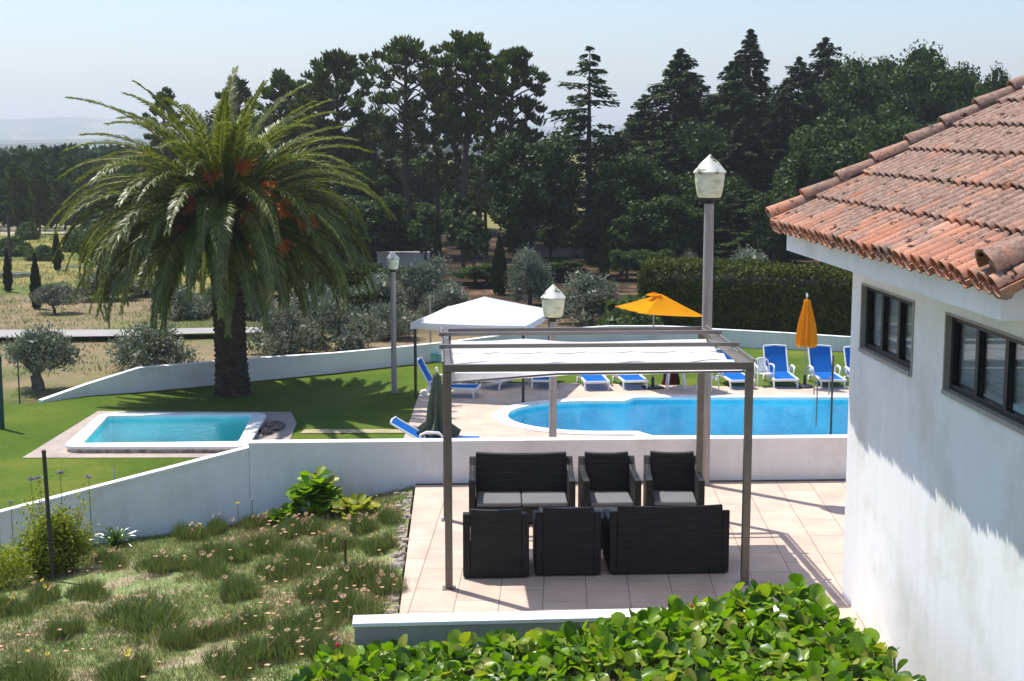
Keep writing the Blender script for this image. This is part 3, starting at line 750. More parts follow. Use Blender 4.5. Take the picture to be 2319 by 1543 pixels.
for r_ in range(rows):
    for j in range(ncol):
        b = BE - .14 - j * pitch_b
        if r_ > 0 and False: continue
        s0 = r_ * step + random.gauss(0, .010)
        V, F = barrel(step + .10, .092, .076, .015)
        lift = .030
        V = [(x, y, h + lift * (1 - x / (step + .1)) + .012 + (.0 if r_ else 0)) for x, y, h in V]
        tm.add(place_tile(V, AE + s0 * ca, b, ZE - .065 + s0 * sa, random.gauss(0, .012)), F)
        V, F = barrel(step + .10, .082, .090, .015, flip=-1)
        V = [(x, y, h + .034 + lift * (1 - x / (step + .1)) * .6) for x, y, h in V]
        tm.add(place_tile(V, AE - .03 + s0 * ca, b - pitch_b / 2, ZE - .065 + s0 * sa, random.gauss(0, .01)), F)
rf = tm.build('roof', M['tile'], build, True)
# unseen slab added under the tiles to block light
ul = MB(); Lr = rows * .5
ul.add([(AE + .12, bnear - .0, ZE - .10), (AE + .12, BE - .06, ZE - .10), (AE + Lr, BE - .06, ZE - .10 + (Lr - .12) * al), (AE + Lr, bnear, ZE - .10 + (Lr - .12) * al),
        (AE + .12, bnear - .0, ZE - .04), (AE + .12, BE - .06, ZE - .04), (AE + Lr, BE - .06, ZE - .04 + (Lr - .12) * al), (AE + Lr, bnear, ZE - .04 + (Lr - .12) * al)],
       [(0, 1, 2, 3), (7, 6, 5, 4), (0, 4, 5, 1), (1, 5, 6, 2), (2, 6, 7, 3), (3, 7, 4, 0)])
ul.build('light_block_slab', M['mortar'], rf)
# verge caps: a line of larger barrels on the far and near edges
def verge(b, nm, sc=1.0, rows_=12):
    vb = MB()
    for k in range(rows_):
        L = .50
        V, F = barrel(L, .118 * sc, .092 * sc, .02, 9)
        s0 = k * .43
        V = [(x, y, h + .045 + .05 * (1 - x / L)) for x, y, h in V]
        vb.add(place_tile(V, AE + .02 + s0 * ca, b + random.gauss(0, .008), ZE - .02 + s0 * sa, random.gauss(0, .02)), F)
    o = vb.build('verge_tile', M['tile'], rf, True)
    for k in range(rows_):
        mm_ = MB(); s0 = k * .43 - .02; c_ = (AE + .05 + s0 * ca, b + random.uniform(-.04, .04), ZE + .10 * sc + s0 * sa)
        s_ = random.uniform(.05, .085); mm_.lathe([(.001, -s_), (s_ * .9, -s_ * .3), (s_, 0), (s_ * .7, s_ * .6), (.001, s_ * .8)], 7, c_, lambda a, z: random.uniform(.8, 1.15))
        mm_.build('mortar', M['mortar'], rf, True)
verge(BE + .03, 'far'); verge(bnear + .02, 'near', 1.45)
# mortar plug in the open end of the near verge
MB().lathe([(.001, -.02), (.15, -.01), (.16, .05), (.10, .09), (.001, .10)], 12, (0, 0, 0)).build('mortar', M['mortar'], rf).matrix_local = Matrix.Translation((AE + .05, bnear + .02, ZE + .045)) @ Matrix.Rotation(R(90), 4, 'Y') @ Matrix.Scale(1.12, 4)
# the wall carries on higher where the eaves stop
MB().box(AW - .0, AW + TH - .003, B0, bfe - .2, ZT + .003, ZE + .42).build('upper_wall', M['wall'], build)
t2 = MB()
for j in range(34):
    b = bnear - .35 - j * pitch_b
    for r_ in range(5):
        V, F = barrel(step + .1, .092, .076, .015); s0 = r_ * step
        V = [(x, y, h + .03 * (1 - x / (step + .1))) for x, y, h in V]
        t2.add(place_tile(V, AW - .14 + s0 * ca, b, ZE + .43 + s0 * sa, random.gauss(0, .012)), F)
t2.build('roof', M['tile'], build, True)
# ================================================================ OBJECTS
# ---- pergola
c0 = P(1017, 1333, 0); c1 = P(1686, 1322, 0)
pyaw = math.atan2(c1[1] - c0[1], c1[0] - c0[0]); PWD = float(np.linalg.norm(c1 - c0)); PD = 2.95
PH = float(PY(1017, 827, c0[1] - .04)[2])
pg = empty('pergola', (c0[0], c0[1], 0), pyaw)
tag(pg, 'square grey metal pergola with a white sliding fabric roof over the rattan seats', 'pergola')
q = .042
for i, (x, y) in enumerate(((0, 0), (PWD, 0), (0, PD), (PWD, PD))):
    MB().box(x - q, x + q, y - q, y + q, .012, PH - .085).build('post', M['metal'], pg, bevel=.004)
    b = MB().box(x - .075, x + .075, y - .075, y + .075, 0, .011).build('foot_plate', M['metal2'], pg)
b1_ = PH - .083
for y in (0, PD): MB().box(-q - .003, PWD + q + .003, y - .035, y + .035, b1_, PH).build('beam', M['metal'], pg, bevel=.004)
for x in (0, PWD): MB().box(x - .035, x + .035, .037, PD - .037, b1_, PH - .004).build('beam', M['metal'], pg, bevel=.004)
sg = -1
for x in (-.055, PWD + .055): MB().box(x - .012, x + .012, .0, PD + .02, PH + .0, PH + .03).build('side_rail', M['metal2'], pg)
for y in (PD * .34, PD * .70): MB().box(-.09, PWD + .09, y - .022, y + .022, PH + .032, PH + .078).build('rafter', M['metal2'], pg, bevel=.003)
MB().box(.04, PWD - .04, PD - .19, PD - .15, PH - .02, PH + .03).build('rafter', M['metal2'], pg)
# fabric: gentle swags between carrier rods
def cloth_grid(fx, nx, ny):
    V = []; F = []
    for j in range(ny + 1):
        for i in range(nx + 1): V.append(fx(i / nx, j / ny))
    for j in range(ny):
        for i in range(nx):
            a = j * (nx + 1) + i; F.append((a, a + 1, a + nx + 2, a + nx + 1))
    return MB().add(V, F)
def fab(u, v):
    x = .05 + u * (PWD - .10)
    yend = PD * (.80 + .04 * math.exp(-((u - .30) / .12) ** 2) + .01 * math.sin(u * 9)); y = -.02 + v * (yend + .0)
    sag = .10 * abs(math.sin(v * math.pi * 4)) ** .8 * .55 + .018 * math.sin(u * 23 + v * 5) * math.sin(v * math.pi) + .01
    z = PH - .07 - sag - .02 * math.sin(u * math.pi) + (.02 * math.exp(-((u - .30) / .10) ** 2) * max(0, (v - .85) / .15) )
    if v < .06: z -= .10 * max(0, 1 - u * 2.5) + .02
    return (x, y + .04, z)
sc_ = cloth_grid(fab, 60, 48).build('shade_fabric', M['canvas'], pg, True)
fr_ = MB(); fr_.tube([(.05, .0, PH - .205), (PWD * .36, .0, PH - .118), (PWD - .06, .0, PH - .108)], .012, 6); fr_.build('fabric_rod', M['metal2'], pg)
sw = MB()
for (yy) in (.42, 1.35):
    for k in range(6):
        sw = MB(); x0 = .06 + k * (PWD - .12) / 6; x1 = x0 + (PWD - .12) / 6
        sw.tube([(x0 + (x1 - x0) * t, yy + .12 * (1 - 4 * (t - .5) ** 2) * -1, PH - .075) for t in np.linspace(0, 1, 8)], .004, 4)
        sw.build('cord', M['metal2'], pg)

# ---- wicker seating
def wicker_seat(name, w, label, group, seats=1, depth=.76):
    root = empty(name); tag(root, label, 'sofa' if seats > 1 else 'armchair', group)
    t = .085; h = .83; ah = .62
    for s_ in (-1, 1):
        a = MB(); x0 = s_ * w / 2; x1 = s_ * (w / 2 - t); xa, xb = min(x0, x1), max(x0, x1)
        prof = [(-depth / 2 + .001, .02), (-depth / 2 + .001, h - .06), (-depth / 2 + .05, h - .07), (-depth / 2 + .12, ah + .05), (-depth / 2 + .22, ah), (depth / 2, ah - .02), (depth / 2, .02)]
        n = len(prof); a.add([(xa, y, z) for y, z in prof] + [(xb, y, z) for y, z in prof], [tuple(range(n)), tuple(range(2 * n - 1, n - 1, -1))] + [((i + 1) % n, i, i + n, (i + 1) % n + n) for i in range(n)])
        o = a.build('armrest', M['wicker'], root, bevel=.012)
    # back panel, softly bowed along its upper edge
    V = []; F = []; n = 14
    for i in range(n + 1):
        u = -1 + 2 * i / n; x = u * (w / 2 - t - .002); zt_ = h - .018 * (1 - u * u)
        V += [(x, -depth / 2 - .004, .02), (x, -depth / 2 - .004, zt_), (x, -depth / 2 + .07, zt_ - .005), (x, -depth / 2 + .12, .02)]
    for i in range(n):
        a_ = 4 * i; b_ = a_ + 4
        for k in range(4): F.append((a_ + k, b_ + k, b_ + (k + 1) % 4, a_ + (k + 1) % 4))
    F += [(0, 1, 2, 3), (4 * n + 3, 4 * n + 2, 4 * n + 1, 4 * n)]
    MB().add(V, F).build('backrest', M['wicker'], root, bevel=.01)
    MB().box(-w / 2 + t + .002, w / 2 - t - .002, -depth / 2 + .125, depth / 2 - .01, .04, .25).build('seat', M['wicker'], root, bevel=.01)
    sw_ = (w - 2 * t - .02) / seats
    for k in range(seats):
        x = -w / 2 + t + .01 + k * sw_
        MB().box(x + .004, x + sw_ - .004, -depth / 2 + .13, depth / 2 - .005, .252, .31).build('cushion', M['cushion'], root, True, bevel=.022)
    for sx in (-1, 1):
        for sy in (-1, 1): MB().box(sx * (w / 2 - .05) - .02, sx * (w / 2 - .05) + .02, sy * (depth / 2 - .05) - .02, sy * (depth / 2 - .05) + .02, 0, .045).build('leg', M['black'], root)
    return root
def seat_at(proto, x0, x1, py, rz, label, first=False, Y=None, dep=.76):
    o = proto if first else copy_tree(proto)
    p = P((x0 + x1) / 2, py, 0) if Y is None else PY((x0 + x1) / 2, 1200, Y)
    s_ = 1 if rz < 1 else -1
    o.location = (p[0], p[1] + (dep / 2 if Y is None else 0), 0); o.rotation_euler = (0, 0, rz); o['label'] = label
    return o
G = 'dark rattan seats under the pergola'
arm = wicker_seat('rattan_armchair', .765, 'charcoal rattan armchair seen from behind, leftmost of the near row', G)
sofa = wicker_seat('rattan_sofa', 1.40, 'charcoal rattan two seat sofa seen from behind, right end of the near row', G, 2)
seat_at(arm, 1045, 1197, 1311, R(2), arm['label'], True)
seat_at(arm, 1208, 1361, 1306, R(1.5), 'charcoal rattan armchair seen from behind, between the left armchair and the near sofa')
seat_at(sofa, 1373, 1652, 1302, R(2.5), sofa['label'], True)
seat_at(sofa, 1058, 1304, 0, math.pi + R(1), 'charcoal rattan sofa facing the camera with grey seat cushions, far row left', Y=19.0)
seat_at(arm, 1306, 1451, 0, math.pi + R(3), 'charcoal rattan armchair facing the camera beside the far sofa', Y=19.02)
seat_at(arm, 1453, 1594, 0, math.pi + R(-2), 'charcoal rattan armchair facing the camera next to the lamp post, far row right', Y=19.05)
tb_ = empty('rattan_table', (.9, 17.75, 0), R(2)); tag(tb_, 'low dark rattan coffee table hidden between the two rows of seats', 'table')
MB().box(-.55, .55, -.28, .28, .38, .41).build('table_top', M['black'], tb_, bevel=.005)
MB().box(-.5, .5, -.24, .24, .03, .378).build('base', M['wicker'], tb_, bevel=.01)
for s_ in (-1, 1):
    for t_ in (-1, 1): MB().box(s_ * .45 - .02, s_ * .45 + .02, t_ * .2 - .02, t_ * .2 + .02, 0, .029).build('leg', M['black'], tb_)

# ---- lamps
def lamp(loc, H, s, label, r=.075, group='garden lamp posts'):
    L = empty('lamp_post', loc); tag(L, label, 'lamp post', group)
    MB().tube([(0, 0, 0), (0, 0, H * .5), (0, 0, H)], [r * 1.04, r, r * .93], 14).build('pole', M['pole'], L, True)
    MB().lathe([(r * .55, H), (r * .8, H + .02), (r * .8, H + .05), (.16 * s, H + .06), (.165 * s, H + .075)], 14).build('collar', M['black'], L, True)
    z = H + .076
    h = MB().lathe([(.001, 0), (.13 * s, .0), (.168 * s, .02), (.182 * s, .06), (.200 * s, .16 * s), (.214 * s, .27 * s), (.220 * s, .355 * s)], 14, (0, 0, z)).build('lantern', M['lantern'], L, True)
    MB().lathe([(.20 * s, 0), (.238 * s, .008 * s), (.24 * s, .03 * s), (.20 * s, .075 * s), (.13 * s, .16 * s), (.075 * s, .21 * s), (.05 * s, .235 * s), (.022 * s, .262 * s), (.001, .28 * s)], 14, (0, 0, z + .357 * s)).build('cap', M['lcap'], h, True)
    return L
lp = P(1594, 1098, 0); topz = PY(1594, 348, lp[1])[2]
lamp((lp[0], lp[1], 0), topz - .66 - .05, .98, 'tall lamp post on the terrace with a white pointed lantern, nearest and largest')
l2 = PY(1253, 650, 27.5); lamp((l2[0], 27.5, ZD), l2[2] - ZD - .66, 1.0, 'lamp post between the terrace wall and the pool, its lantern level with the white canopy')
l3 = P(893, 890, ZD); t3 = PY(893, 572, l3[1])[2]; lamp(tuple(l3), t3 - ZD - .58, .85, 'lamp post on the lawn to the right of the palm tree, farthest and smallest', .082)

# ---- gazebo with white canopy
gz = P(1095, 880, ZD); GYc = 43.6; gxl = PY(943, 742, 41.7); 
zc = float(PY(1095, 745, 41.7)[2]); ztop_ = float(PY(1100, 672, GYc)[2])
hw = 2.0; gc = PY(1095, 745, GYc)
gb = empty('gazebo', (gc[0] + .03, GYc, ZD), R(-13)); gb.scale = (.86, 1, 1); tag(gb, 'white canvas gazebo with a pyramid roof standing on the pool deck', 'gazebo')
h0 = zc - ZD + .14; h1 = ztop_ - ZD
def pyr(mb, hw, h0, h1, val):
    V = []; F = []; n = 10; sides = [(-1, -1, 1, -1), (1, -1, 1, 1), (1, 1, -1, 1), (-1, 1, -1, -1)]
    for (ax, ay, bx_, by_) in sides:
        base = len(V)
        for j in range(n + 1):
            f = j / n; hh = h0 + (h1 - h0) * (1 - f) ** 1.06 if f < 1 else h0
            m = max(1, n)
            for i in range(m + 1):
                t = i / m; x = (ax + (bx_ - ax) * t) * hw * f; y = (ay + (by_ - ay) * t) * hw * f
                V.append((x, y, hh - .05 * math.sin(math.pi * t) * f * (1 - f) * 4 * .6 - .02 * math.sin(math.pi * t) * f))
        for j in range(n):
            for i in range(n):
                a = base + j * (n + 1) + i; F.append((a, a + n + 1, a + n + 2, a + 1))
        b2 = len(V)
        for i in range(n + 1):
            t = i / n; x = (ax + (bx_ - ax) * t) * hw; y = (ay + (by_ - ay) * t) * hw; V.append((x * 1.005, y * 1.005, h0 - val + .02 * math.sin(i * 2.1)))
        for i in range(n): F.append((base + n * (n + 1) + i, b2 + i, b2 + i + 1, base + n * (n + 1) + i + 1))
    return mb.add(V, F)
pyr(MB(), hw, h0, h1, .19).build('canopy', M['canvas'], gb, True)
for sx in (-1, 1):
    for sy in (-1, 1): MB().box(sx * (hw - .12) - .04, sx * (hw - .12) + .04, sy * (hw - .12) - .04, sy * (hw - .12) + .04, 0, h0 - .03).build('post', M['darkpole'], gb)
for sx in (-1, 1):
    MB().box(sx * (hw - .12) - .025, sx * (hw - .12) + .025, -hw + .17, hw - .17, h0 - .1, h0 - .05).build('beam', M['darkpole'], gb)
    MB().box(-hw + .17, hw - .17, sx * (hw - .12) - .025, sx * (hw - .12) + .025, h0 - .1, h0 - .05).build('beam', M['darkpole'], gb)

# ---- sun umbrellas
def open_umbrella(loc, hw, H, rise, mat, label, rz=0, tilt=0):
    u = empty('parasol', loc, rz); tag(u, label, 'umbrella')
    MB().tube([(0, 0, 0), (0, 0, H + rise)], .022, 8).build('pole', M['pole'], u)
    mb = MB(); V = []; F = []; n = 8
    pyr(mb, hw, H, H + rise, .0)
    o = mb.build('canopy', mat, u, True); o.rotation_euler = (0, tilt, 0)
    t = MB(); pyr(t, hw * .17, H + rise - .02, H + rise + .06, .03); o2 = t.build('vent_cap', mat, u, True)
    for sx in (-1, 1):
        for sy in (-1, 1): MB().beam((0, 0, H + rise - .1), (sx * hw * .98, sy * hw * .98, H - .03), .015, .02).build('rib', M['pole'], u).rotation_euler = (0, tilt, 0)
    MB().box(-.26, .26, -.26, .26, 0, .07).build('base', M['black'], u, bevel=.01)
    MB().lathe([(.05, .07), (.045, .35)], 8).build('base_tube', M['black'], u)
    return u
def closed_umbrella(loc, H, hb, mat, label, r=.24, name='parasol', folds=8, flare=1.0):
    u = empty(name, loc); tag(u, label, 'umbrella')
    MB().tube([(0, 0, 0), (0, 0, H + .05)], .02, 8).build('pole', M['pole'], u)
    n = 48; V = []; F = []; prof = [(0, .06), (.03, .10), (.06, .38), (.12, .40), (.2, .50), (.4, .74), (.6, .9), (.8, 1.0), (.95, 1.02 * flare), (1, .96 * flare)]
    for (t, rr) in prof:
        for k in range(n):
            a = 2 * math.pi * k / n; f = 1 + (.16 + .24 * t) * math.cos(folds * a + 1.5 * t) + .07 * math.sin(3 * a + 2)
            V.append((r * rr * f * math.cos(a), r * rr * f * math.sin(a), H - (H - hb) * t + (.06 * math.cos(folds * a) if t > .9 else 0)))
    for j in range(len(prof) - 1):
        for k in range(n): a = j * n + k; b = j * n + (k + 1) % n; F.append((a, a + n, b + n, b))
    MB().add(V, F).build('folded_canopy', mat, u, True)
    MB().lathe([(.001, H + .12), (.03, H + .1), (.035, H + .04), (.02, H)][::-1], 8).build('finial', M['white_pl'], u)
    MB().lathe([(.001, 0), (.25, .0), (.26, .05), (.2, .08), (.05, .1), (.04, .4)], 14).build('base', M['black'], u)
    return u
ou = P(1478, 880, ZD); hz = PY(1478, 706, ou[1])[2] - ZD; tz = PY(1478, 666, ou[1])[2] - ZD
open_umbrella(tuple(ou), 1.02, hz, tz - hz, M['orange'], 'open orange parasol over a white table by the pool', R(22), R(5))
cu = P(1822, 878, ZD); closed_umbrella(tuple(cu), PY(1822, 674, cu[1])[2] - ZD, PY(1822, 783, cu[1])[2] - ZD, M['orange'], 'closed orange parasol standing between two raised blue loungers')
gu = P(990, 1012, ZD); closed_umbrella(tuple(gu), PY(990, 842, gu[1])[2] - ZD, PY(990, 982, gu[1])[2] - ZD, M['greenc'], 'closed grey green parasol beside the near left pergola post', .22, flare=1.9)

# ---- plastic furniture
def lounger_mesh():
    root = empty('sun_lounger')
    W = .78
    f = MB()
    for s_ in (-1, 1):
        x = s_ * (W / 2 - .03)
        f.beam((x, -.98, .26), (x, .40, .26), .055, .07)
    f.beam((-W / 2 + .03, -.98, .26), (W / 2 - .03, -.98, .26), .05, .07); f.beam((-W / 2 + .03, .38, .25), (W / 2 - .03, .38, .25), .05, .05)
    f.build('frame', M['white_pl'], root, bevel=.01)
    for s_ in (-1, 1):
        x = s_ * (W / 2 - .03)
        MB().tube([(x, -.80, .24), (x, -.86, .16), (x, -.90, .0)], [.035, .03, .028], 8).build('leg', M['white_pl'], root, True)
        lg = MB(); lg.tube([(x, .25, .24), (x, .52, .14), (x, .58, .06)], [.035, .03, .03], 8); lg.build('leg', M['white_pl'], root, True)
        wh = MB(); wh.tube([(x - .03 * s_, .58, .09), (x + .03 * s_, .58, .09)], .09, 14); wh.build('wheel', M['white_pl'], root, True)
        ar = MB(); ar.tube([(s_ * (W / 2 + .02), .42, .28), (s_ * (W / 2 + .04), .40, .45), (s_ * (W / 2 + .045), .25, .52), (s_ * (W / 2 + .045), -.05, .51), (s_ * (W / 2 + .03), -.14, .42), (s_ * (W / 2 + .0), -.13, .26)], [.03, .034, .036, .036, .03, .03], 8)
        ar.build('armrest', M['white_pl'], root, True)
    def sl(u, v): return ((u - .5) * (W - .11), -.95 + v * 1.33, .295 - .035 * math.sin(v * math.pi) )
    cloth_grid(sl, 6, 12).build('sling_seat', M['blue'], root, True)
    return root, W
BACK = .86
def add_back(root, W, ang_):
    c_, s_ = math.cos(ang_), math.sin(ang_)
    def bk(u, v): d = v * BACK; n_ = -.03 * math.sin(v * math.pi); return ((u - .5) * (W - .10), .40 + d * c_ - n_ * s_, .295 + d * s_ + n_ * c_)
    bo = cloth_grid(bk, 6, 10).build('backrest', M['blue'], root, True)
    fb = MB()
    for q_ in (-1, 1): fb.tube([(q_ * (W / 2 - .035), .39, .28), (q_ * (W / 2 - .035), .40 + BACK * c_, .275 + BACK * s_)], .026, 8)
    fb.tube([(-(W / 2 - .03), .40 + BACK * c_, .29 + BACK * s_), (0, .40 + (BACK + .03) * c_, .29 + (BACK + .03) * s_), ((W / 2 - .03), .40 + BACK * c_, .29 + BACK * s_)], .028, 8)
    fb.build('back_frame', M['white_pl'], bo, True)
lgA, WL = lounger_mesh(); add_back(lgA, WL, R(62))
lgB, _ = lounger_mesh(); add_back(lgB, WL, R(48))
lgC, _ = lounger_mesh(); add_back(lgC, WL, R(14))
lgD, _ = lounger_mesh(); add_back(lgD, WL, R(30))
used = set()
GL = 'blue sun loungers round the pool'
def put(proto, px, py, rz, label, sc=1.0):
    if proto.name in used: o = copy_tree(proto)
    else: o = proto; used.add(proto.name)
    p = P(px, py, ZD + .012); o.location = (p[0], p[1] + .95 * math.cos(rz) * sc, p[2]); o.rotation_euler = (0, 0, rz); o.scale = (sc,) * 3
    tag(o, label, 'sun lounger', GL); return o
put(lgA, 1778, 880, R(2), 'blue sun lounger with raised back beside the white plastic chair')
put(lgA, 1884, 881, R(3), 'blue sun lounger with raised back to the right of the closed orange parasol')
put(lgA, 1968, 884, R(3), 'blue sun lounger at the right, mostly cut off by the white building wall')
put(lgB, 1672, 882, R(8), 'blue sun lounger seen behind the right front pergola post, left of the plastic chair')
put(lgB, 1430, 883, R(8), 'blue sun lounger just left of the open orange parasol base')
put(lgB, 1345, 885, R(6), 'blue sun lounger in full sun, middle of the row under the pergola beam')
put(lgB, 1232, 882, R(0), 'blue sun lounger half behind the thin lamp pole at the edge of the gazebo shade')
put(lgB, 1150, 882, R(-38), 'dark blue sun lounger turned sideways in the gazebo shade')
put(lgC, 1068, 878, R(-14), 'blue sun lounger in shade directly behind the left pergola posts')
lo = put(lgA, 990, 905, R(82), 'blue sun lounger side on with its back raised, left of the pergola near the lamp'); lo.location = (P(1010, 896, ZD)[0], P(1000, 896, ZD)[1], ZD + .012)
lo = put(lgD, 990, 1000, R(84), 'blue sun lounger side on just behind the wall under the green parasol'); p_ = P(1005, 1020, ZD); lo.location = (p_[0] - .1, p_[1], ZD + .012); 
def chair(label, px, py, rz, cloth=None):
    root = empty('plastic_chair'); tag(root, label, 'chair', 'white plastic chairs by the pool')
    p = P(px, py, ZD + .012); root.location = tuple(p); root.rotation_euler = (0, 0, rz)
    def seat(u, v): return ((u - .5) * (.46 - .05 * v), -.22 + v * .42, .42 - .03 * v - .015 * math.sin(u * math.pi))
    s_ = cloth_grid(seat, 6, 6).build('seat', M['white_pl'], root, True); m_ = s_.modifiers.new('thick', 'SOLIDIFY'); m_.thickness = .02
    bk = MB()
    for i in range(7):
        u = -1 + 2 * i / 6; x = u * .17; top = .82 - .06 * u * u
        if i in (0, 6): continue
        bk.beam((x * .9, .20 + .02 * (1 - abs(u)), .40), (x * 1.05, .29, top - .02), .045, .012, (0, 1, 0))
    bk.tube([(-.22, .18, .40), (-.225, .24, .62), (-.19, .29, .76), (-.08, .30, .825), (.08, .30, .825), (.19, .29, .76), (.225, .24, .62), (.22, .18, .40)], .022, 8)
    bk.build('backrest', M['white_pl'], root, True)
    for q_ in (-1, 1):
        MB().tube([(q_ * .225, .25, .64), (q_ * .27, .1, .655), (q_ * .275, -.12, .65), (q_ * .26, -.22, .60), (q_ * .25, -.235, .42)], [.018, .025, .027, .024, .02], 8).build('armrest', M['white_pl'], root, True)
        MB().tube([(q_ * .24, -.21, .43), (q_ * .27, -.25, 0)], [.026, .018], 8).build('leg', M['white_pl'], root, True)
        MB().tube([(q_ * .20, .2, .42), (q_ * .25, .28, 0)], [.026, .018], 8).build('leg', M['white_pl'], root, True)
    return root
chair('white plastic armchair empty beside the raised blue lounger', 1729, 874, R(6))
chair('white plastic chair with its back to the table, right of the open orange parasol', 1602, 884, R(150))
tp_ = P(1530, 880, ZD + .012)
tt = empty('plastic_table', tuple(tp_)); tag(tt, 'white plastic table in the shade of the orange parasol', 'table')
MB().lathe([(.001, .69), (.44, .69), (.46, .70), (.46, .72), (.001, .725)], 24).build('table_top', M['white_pl'], tt, True)
for a in (45, 135, 225, 315): MB().tube([(.28 * math.cos(R(a)), .28 * math.sin(R(a)), .69), (.38 * math.cos(R(a)), .38 * math.sin(R(a)), 0)], [.03, .022], 8).build('leg', M['white_pl'], tt, True)
bg = empty('cloth_bag', (tp_[0] - .08, tp_[1] + .65, ZD + .012)); tag(bg, 'dark maroon bag standing behind the white table in the parasol shade', 'bag')
def bagf(u, v):
    a = u * 2 * math.pi; r_ = .22 * (1 - .25 * v) * (1 + .08 * math.sin(3 * a + 4 * v)); return (r_ * 1.3 * math.cos(a), r_ * .8 * math.sin(a), .02 + .40 * v)
cloth_grid(bagf, 20, 6).build('body', M['maroon'], bg, True)
MB().tube([(-.15, 0, .40), (-.12, 0, .52), (0, 0, .57), (.12, 0, .52), (.15, 0, .40)], .015, 6).build('handle', M['maroon'], bg, True)
wb = empty('waste_bin', tuple(P(1478, 878, ZD) + np.array([-.0, 0, .012])));
bpy.data.objects.remove(wb)
# turquoise lidded box by the far wall
tq = P(996, 818, ZD); tbx = empty('storage_box', tuple(tq)); tag(tbx, 'pale turquoise lidded box against the far curved wall, left of the pergola', 'box')
MB().box(-.28, .28, -.2, .2, 0, .24).build('body', M['turq'], tbx, bevel=.02); MB().box(-.31, .31, -.23, .23, .242, .30).build('lid', M['turq'], tbx, bevel=.02)
# dark rocks by the paddling pool
rk = MB(); c_ = P(603, 975, ZD)
for k in range(5):
    s_ = random.uniform(.12, .24); rk.lathe([(s_ * .8, 0), (s_, s_ * .4), (s_ * .7, s_ * .8), (.001, s_)], 8, (random.uniform(-.2, .25), -.5 + k * .25, 0), lambda a, z: random.uniform(.75, 1.2))
o = rk.build('rock', M['rock']); o.location = tuple(c_); tag(o, 'rough dark rock edging at the right corner of the paddling pool', 'rock')
# posts
def simple_post(name, px, py0, py1, z, r, mat, label, cat='post', lean=0, cap=True):
    p = P(px, py1, z); top = PY(px, py0, p[1])[2] - z
    o = empty(name, tuple(p)); tag(o, label, cat)
    MB().tube([(lean, 0, top), (lean / 2, 0, top / 2), (0, 0, -.1)][::-1], r, 8).build('shaft', mat, o)
    if cap: MB().lathe([(r * 1.15, 0), (r * 1.15, .02), (.001, .035)], 8, (lean, 0, top)).build('cap', mat, o)
    return o
gp = P(119, 1300, -.62); simple_post('fence_post', 119, 1024, 1300, -.62, .028, M['darkpole'], 'dark square iron post rising from the yellow green shrub', lean=-.04)
simple_post('garden_stake', 783, 1226, 1308, -.1, .014, M['rust'], 'short rusty iron stake in the flower bed', 'stake')
simple_post('fence_post', 5, 808, 972, ZD, .07, M['greenpole'], 'thick dark green fence post at the left edge of the lawn')
simple_post('fence_post', 45, 812, 918, ZD - .1, .022, M['greenpole'], 'thin green fence post left of the lawn beside the gnarled olive')
simple_post('fence_post', 975, 672, 800, ZD - .1, .035, M['pole'], 'thin grey post behind the left corner of the white gazebo')
simple_post('utility_pole', 24, 492, 612, -3.2, .09, M['bark'], 'slender wooden utility pole in the yellow meadow at the far left', 'pole')
# ================================================================ VEGETATION
def unit(v): return v / np.maximum(np.linalg.norm(v, axis=-1, keepdims=True), 1e-9)
def sph(n, r=rng): return unit(r.normal(size=(n, 3)))
def cards(C, D, Nn, L, W, curve=0.0, fold=.0):
    """leaf diamonds: centre C, long axis D, normal hint Nn"""
    D = unit(D); S = unit(np.cross(D, Nn)); Nr = np.cross(S, D)
    L = np.broadcast_to(np.asarray(L, float).reshape(-1, 1) if np.ndim(L) else L, (len(C), 1)); W = np.broadcast_to(np.asarray(W, float).reshape(-1, 1) if np.ndim(W) else W, (len(C), 1))
    a = C - D * L / 2; b = C + S * W / 2 - D * L * .05 + Nr * fold * W; c = C + D * L / 2 - Nr * curve * L; d = C - S * W / 2 - D * L * .05 + Nr * fold * W
    V = np.stack([a, b, c, d], 1).reshape(-1, 3); F = np.arange(len(V)).reshape(-1, 4)
    return V, F
def merge(parts):
    Vs = []; Fs = []; n = 0
    for V, F in parts: Vs.append(V); Fs.append(F + n); n += len(V)
    return np.concatenate(Vs), np.concatenate(Fs)
def blob_leaves(c, r, n, L, W, up=.0, squash=1.0):
    d = sph(n); rr = r * rng.uniform(.55, 1.08, (n, 1)) ** .6
    C = c + d * rr * np.array([1, 1, squash])
    nr = unit(d + .8 * sph(n)); D = unit(np.cross(nr, sph(n)) + up * np.array([0, 0, 1]))
    return cards(C, D, nr, L * rng.uniform(.7, 1.3, n), W * rng.uniform(.7, 1.3, n))
def tree_obj(name, loc, label, cat, group, trunk, leafV, leafF, lm, barkm=None):
    o = empty(name, loc, random.uniform(0, 6.28) if name != 'date_palm' else 0); tag(o, label, cat, group)
    trunk.build('trunk', barkm or M['bark'], o, True)
    link('crown', raw_mesh('crown', leafV, leafF), lm, o)
    return o
def limb(mb, a, b, r0, r1, k=4, wob=.06):
    a = np.array(a, float); b = np.array(b, float); L = np.linalg.norm(b - a)
    pts = [a + (b - a) * t + rng.normal(size=3) * L * wob * math.sin(t * math.pi) for t in np.linspace(0, 1, k + 1)]
    mb.tube(pts, list(np.linspace(r0, r1, k + 1)), 6)
def core_blob(c, r, sq=.8):
    """lumpy inner mass made of large dark leaf clusters"""
    return blob_leaves(c, r * .60, 60, r * .42, r * .34, squash=sq)

